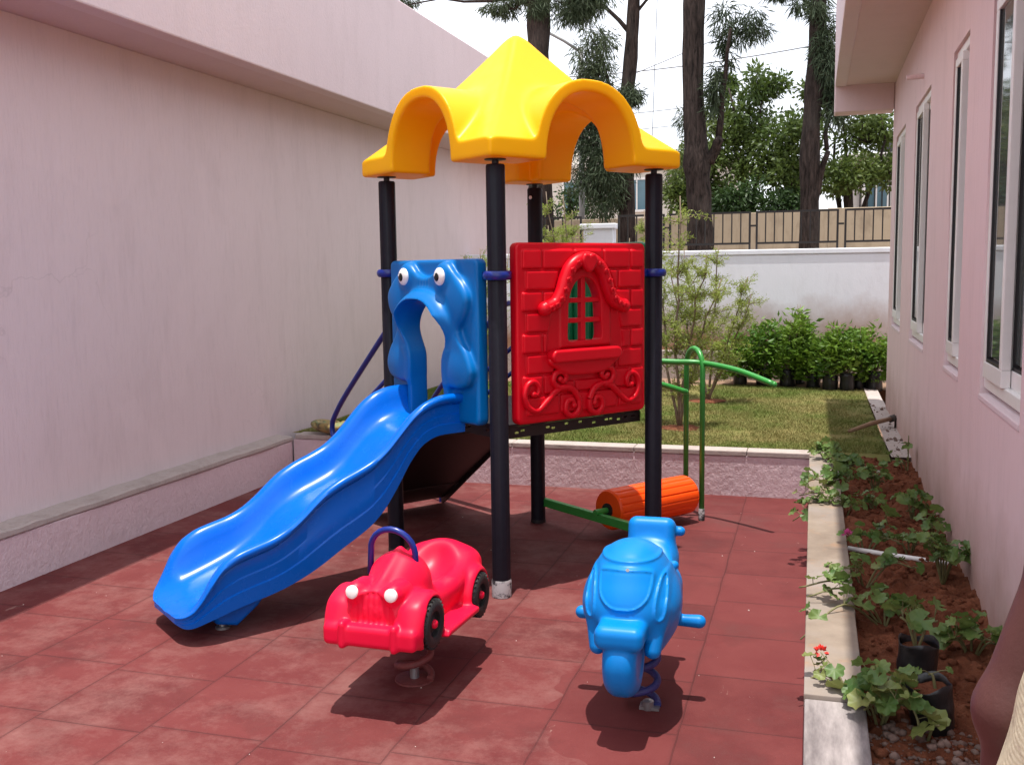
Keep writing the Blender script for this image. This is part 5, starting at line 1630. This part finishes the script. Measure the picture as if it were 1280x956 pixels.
broad('broadleaf_tree', (-.75, 18.9, 0), 4, [((-.5, 0, 2.6), (.65, .4, .55), 1300), ((.2, 0, 2.5), (.5, .4, .45), 800)], 'dark green tree low behind the old wall between the trunks', 'broad_dark', 23)
broad('broadleaf_tree', (-.35, 19.3, 0), 5, [((.0, -.2, 3.3), (.45, .4, .7), 900), ((.15, -.3, 4.1), (.4, .4, .5), 500)], 'mid green tree just left of the slim trunk', 'broad', 24)
broad('broadleaf_tree', (.55, 20.5, 0), 6, [((-.35, 0, 4.8), (.8, .6, .45), 900), ((-.55, 0, 5.35), (.5, .4, .25), 300), ((.3, 0, 4.1), (.7, .6, .5), 900), ((.05, -.3, 3.2), (.65, .5, .45), 900), ((.75, 0, 3.35), (.45, .5, .4), 500)], 'wide green tree spreading behind the slim trunk towards the house eave', 'broad', 25)
broad('broadleaf_tree', (-6.2, 26, 0), 6, [((0, 0, 3.0), (1.1, .6, .8), 900), ((.9, 0, 3.4), (.8, .6, .7), 600)], 'distant dark green tree glimpsed below the yellow roof arch', 'broad_dark', 26)

# ------------------------------------------------------------------ houses, lamp post, wires
def house(name, loc, w_, d_, h_, mat, label, wins, roofh=.15):
    o = empty(name, loc, 0, label, 'house')
    bevel(MB().box((0, 0, h_ / 2), (w_, d_, h_)).build('wall', mat, o), .02)
    bevel(MB().box((0, 0, h_ + roofh / 2 + .002), (w_ + .5, d_ + .5, roofh)).build('roof', mat, o), .02)
    for (x, z, ww, hh) in wins:
        f = MB()
        for sx in (-1, 1): f.box((x + sx * ww / 2, -d_ / 2 - .03, z), (.07, .07, hh + .14))
        for sz in (-1, 1): f.box((x, -d_ / 2 - .03, z + sz * (hh / 2 + .035)), (ww - .08, .066, .07))
        f.box((x, -d_ / 2 - .03, z), (.04, .05, hh - .01))
        fo = f.build('window', M['pvc_white'], o)
        MB().box((x, -d_ / 2 - .012, z), (ww - .07, .02, hh)).build('pane', M['window_dark'], fo)
    return o
house('white_house', (-5.6, 33, 0), 6.5, 4, 4.6, M['cream'], 'white house with a blue-grey window far behind the trees', [(.35, 3.75, .75, .9), (-1.6, 3.75, .75, .9), (2.2, 3.75, .75, .9)])
rh = house('grey_house', (3.1, 27, 0), 4.6, 4, 3.95, M['grey_house'], 'grey house with barred windows beside the pink house corner', [(-1.75, 3.1, .55, .8), (-1.0, 3.1, .55, .8), (-.2, 3.1, .55, .8)], .12)
bm_ = MB()
for k in range(14): bm_.box((-2.1 + .16 * k, -2.06, 3.1), (.03, .03, .9))
bm_.build('window_bars', M['black_steel'], rh)
wtk = empty('water_tank', (1.75, 26.5, 4.09), 0, 'black water tank on the grey house roof', 'tank')
MB().lathe([(.30, 0), (.32, .04), (.31, .15), (.32, .18), (.31, .3), (.28, .38), (.10, .43), (.10, .46)], (0, 0, 0), 24).build('tank', M['gasket'], wtk, sharp=40)
house('cream_house', (-9.5, 36, 0), 5, 4, 7.0, M['cream'], 'tall cream house glimpsed through the needle foliage', [(-.5, 4.2, .8, .9), (.9, 4.2, .8, .9), (-.5, 6, .8, .9), (.9, 6, .8, .9)])

lp_ = empty('street_lamp', (-4.62, 20.5, 0), 0, 'grey street lamp post with a short arm behind the roof peak', 'street lamp')
MB().tube([(0, 0, 0), (0, 0, 6.0)], [.07, .05], 12).build('pole', M['lamp_grey'], lp_, smooth=True)
MB().tube([(0, 0, 5.9), (-.35, 0, 6.15), (-.78, 0, 6.4)], .03, 8).build('arm', M['lamp_grey'], lp_, smooth=True)
bevel(MB().box((-.92, 0, 6.46), (.34, .14, .07), Matrix.Rotation(R_(28), 4, 'Y')).build('lamp_head', M['lamp_grey'], lp_), .02)
up_ = empty('utility_pole', (4.9, 28, 0), 0, 'concrete utility pole carrying the overhead wires', 'utility pole')
MB().tube([(0, 0, 0), (0, 0, 8.4)], [.14, .09], 10).build('pole', M['grey_house'], up_, smooth=True)
bevel(MB().box((0, 0, 7.9), (1.6, .1, .1)).build('crossarm', M['lamp_grey'], up_), .01)
def wire(a, b, sag, r, lab):
    a, b = np.array(a, float), np.array(b, float)
    P = [a + (b - a) * t - np.array([0, 0, sag * 4 * t * (1 - t)]) for t in np.linspace(0, 1, 30)]
    tag(MB().tube(P, r, 5).build('overhead_wire', M['cable']), lab, 'wire', 'overhead wires')
wire((-16, 27, 7.6), (4.2, 28, 7.9), 1.0, .014, 'highest overhead wire crossing the sky behind the trunks')
wire((-16, 27, 6.6), (4.9, 28, 7.2), 1.25, .010, 'second overhead wire just below the highest one')
wire((-16, 27, 5.2), (4.9, 28, 6.2), .5, .009, 'lowest long overhead wire passing through the green trees')
wire((-16, 25, 3.0), (-1.0, 21, 6.4), .25, .008, 'slanting service wire rising from left to right above the railing')
wire((-3.25, 22, 8.5), (-3.4, 22, 4.2), .0, .008, 'thin hanging cable dropping straight down between two trunks')
wire((-.6, 19, 3.35), (4.6, 27, 4.7), .25, .012, 'dark cable running behind the slim trunk to the grey house')

# ------------------------------------------------------------------ person at the right edge
def person():
    o = empty('person', (.413, 1.22, 0), 0, 'person in a cream striped shirt with bare bent arm at the right edge', 'person')
    h = .0065
    lo, hi = (-.30, -.38, -.02), (.34, .34, 1.72)
    def limb(s, pts, k=.03):
        for (a, ra), (b, rb) in zip(pts[:-1], pts[1:]): s.uni(s.cone(a, b, ra, rb), k)
    # facing +x; left arm (towards +y, away from the camera) and right arm both with the elbows drawn back
    def arm(sg, s, only_upper=False):
        sh = (.0, sg * .185, 1.340); el = (-.152, sg * .235 - .05, .958); wr = (-.040, sg * .225 - .03, .735)
        limb(s, [(sh, .058), ((-.08, sg * .215 - .02, 1.17), .050), (el, .043)])
        if not only_upper:
            limb(s, [(el, .040), ((-.134, sg * .232 - .045, .87), .043), (wr, .027)])
            palm = (.0, sg * .218 - .03, .67)
            s.uni(s.cone(wr, palm, .026, .034), .02)
            for i, (dy, L) in enumerate(((-.030, .062), (-.010, .072), (.011, .068), (.031, .052))):
                b = (palm[0] + .010 + dy, palm[1], palm[2] - .022); m_ = (b[0] + .012 + dy * .25, b[1], b[2] - L * .58); e = (m_[0] + .016, m_[1] - sg * .006, m_[2] - L * .38)
                limb(s, [(b, .0098), (m_, .0088), (e, .0075)], .006)
            tb = (palm[0] + .018, palm[1] - sg * .012, palm[2] + .010)
            limb(s, [(tb, .013), ((tb[0] + .030, tb[1] - sg * .012, tb[2] - .022), .011), ((tb[0] + .042, tb[1] - sg * .014, tb[2] - .050), .009)], .008)
    def torso(s, g=0.0):
        s.uni(s.ell((.0, 0, 1.22), (.105 + g, .165 + g, .235 + g)))
        s.uni(s.ell((.02, 0, 1.02), (.112 + g, .150 + g, .17 + g)), .06)
        s.uni(s.cone((-.01, -.15, 1.375), (-.01, .15, 1.375), .058 + g, .058 + g), .05)
    s = SDF(lo, hi, h)
    torso(s)
    s.uni(s.ell((0, 0, .90), (.105, .155, .12)), .06)
    s.uni(s.cone((0, 0, 1.40), (.02, 0, 1.50), .052, .05), .03)
    # head with face
    s.uni(s.ell((.02, 0, 1.595), (.092, .074, .112)), .02)
    s.uni(s.ell((.052, 0, 1.535), (.055, .052, .05)), .03)
    s.uni(s.cone((.108, 0, 1.605), (.124, 0, 1.572), .011, .016), .012)
    for sg in (-1, 1):
        s.sub(s.sphere((.108, sg * .030, 1.606), .014), .014); s.uni(s.sphere((.094, sg * .030, 1.605), .013), .003)
        s.uni(s.ell((.01, sg * .076, 1.59), (.018, .010, .030)), .006)
    s.sub(s.cone((.112, -.022, 1.535), (.112, .022, 1.535), .004), .006)
    s.uni(s.cone((.098, -.018, 1.527), (.098, .018, 1.527), .008), .008); s.uni(s.cone((.098, -.018, 1.543), (.098, .018, 1.543), .008), .006)
    for sg in (-1, 1):
        arm(sg, s)
        limb(s, [((.0, sg * .085, .86), .085), ((.015, sg * .09, .49), .056), ((-.01, sg * .095, .30), .055), ((-.015, sg * .095, .075), .036)])
        s.uni(s.cone((-.03, sg * .095, .035), (.13, sg * .115, .028), .036, .030), .03)
    s.inter(-s.z - 0 + 0 * s.x + 0 * s.y, .005)
    V, Q = s.mesh(2)
    mesh_np('body', V, Q, M['skin'], o)
    # hair
    s = SDF((-.12, -.12, 1.5), (.16, .12, 1.74), .006)
    s.uni(s.ell((.010, 0, 1.612), (.100, .083, .110)))
    s.sub(s.box((.12, 0, 1.555), (.065, .12, .085)), .02); s.sub(s.box((.0, 0, 1.50), (.2, .2, .05)), .02)
    V, Q = s.mesh(1); mesh_np('hair', V, Q, M['hair'], o)
    # loose shirt with short sleeves: hem flares out at the back
    s = SDF((-.32, -.38, .70), (.32, .34, 1.50), .0068)
    torso(s, .016)
    s.uni(s.ell((-.025, -.01, .97), (.160, .178, .24)), .06)
    s.uni(s.box((-.03, -.02, .86), (.160, .170, .10), .09), .08)
    for sg in (-1, 1): s.uni(s.cone((.0, sg * .175, 1.365), (-.055, sg * .215, 1.245), .074, .066), .03)
    s.sub(s.cone((0, 0, 1.42), (.03, 0, 1.6), .066, .09), .01)
    s.inter((.79 - s.z) + .015 * np.sin(s.y * 30) + 0 * s.x, .008)
    s.F += (.002 * np.sin(s.z * 30 + s.x * 25 + 6 * np.sin(s.y * 9))).astype(np.float32)
    V, Q = s.mesh(2); mesh_np('shirt', V, Q, M['shirt'], o)
    s = SDF((-.2, -.24, .06), (.22, .24, .96), .0075)
    s.uni(s.ell((0, 0, .90), (.116, .166, .13)))
    for sg in (-1, 1): limb(s, [((.0, sg * .085, .86), .098), ((.015, sg * .09, .49), .075), ((-.01, sg * .095, .10), .070)])
    s.inter(.075 - s.z + 0 * s.x + 0 * s.y, .005); s.inter(s.z - .94 + 0 * s.x + 0 * s.y, .005)
    V, Q = s.mesh(2); mesh_np('trousers', V, Q, M['trousers'], o)
person()
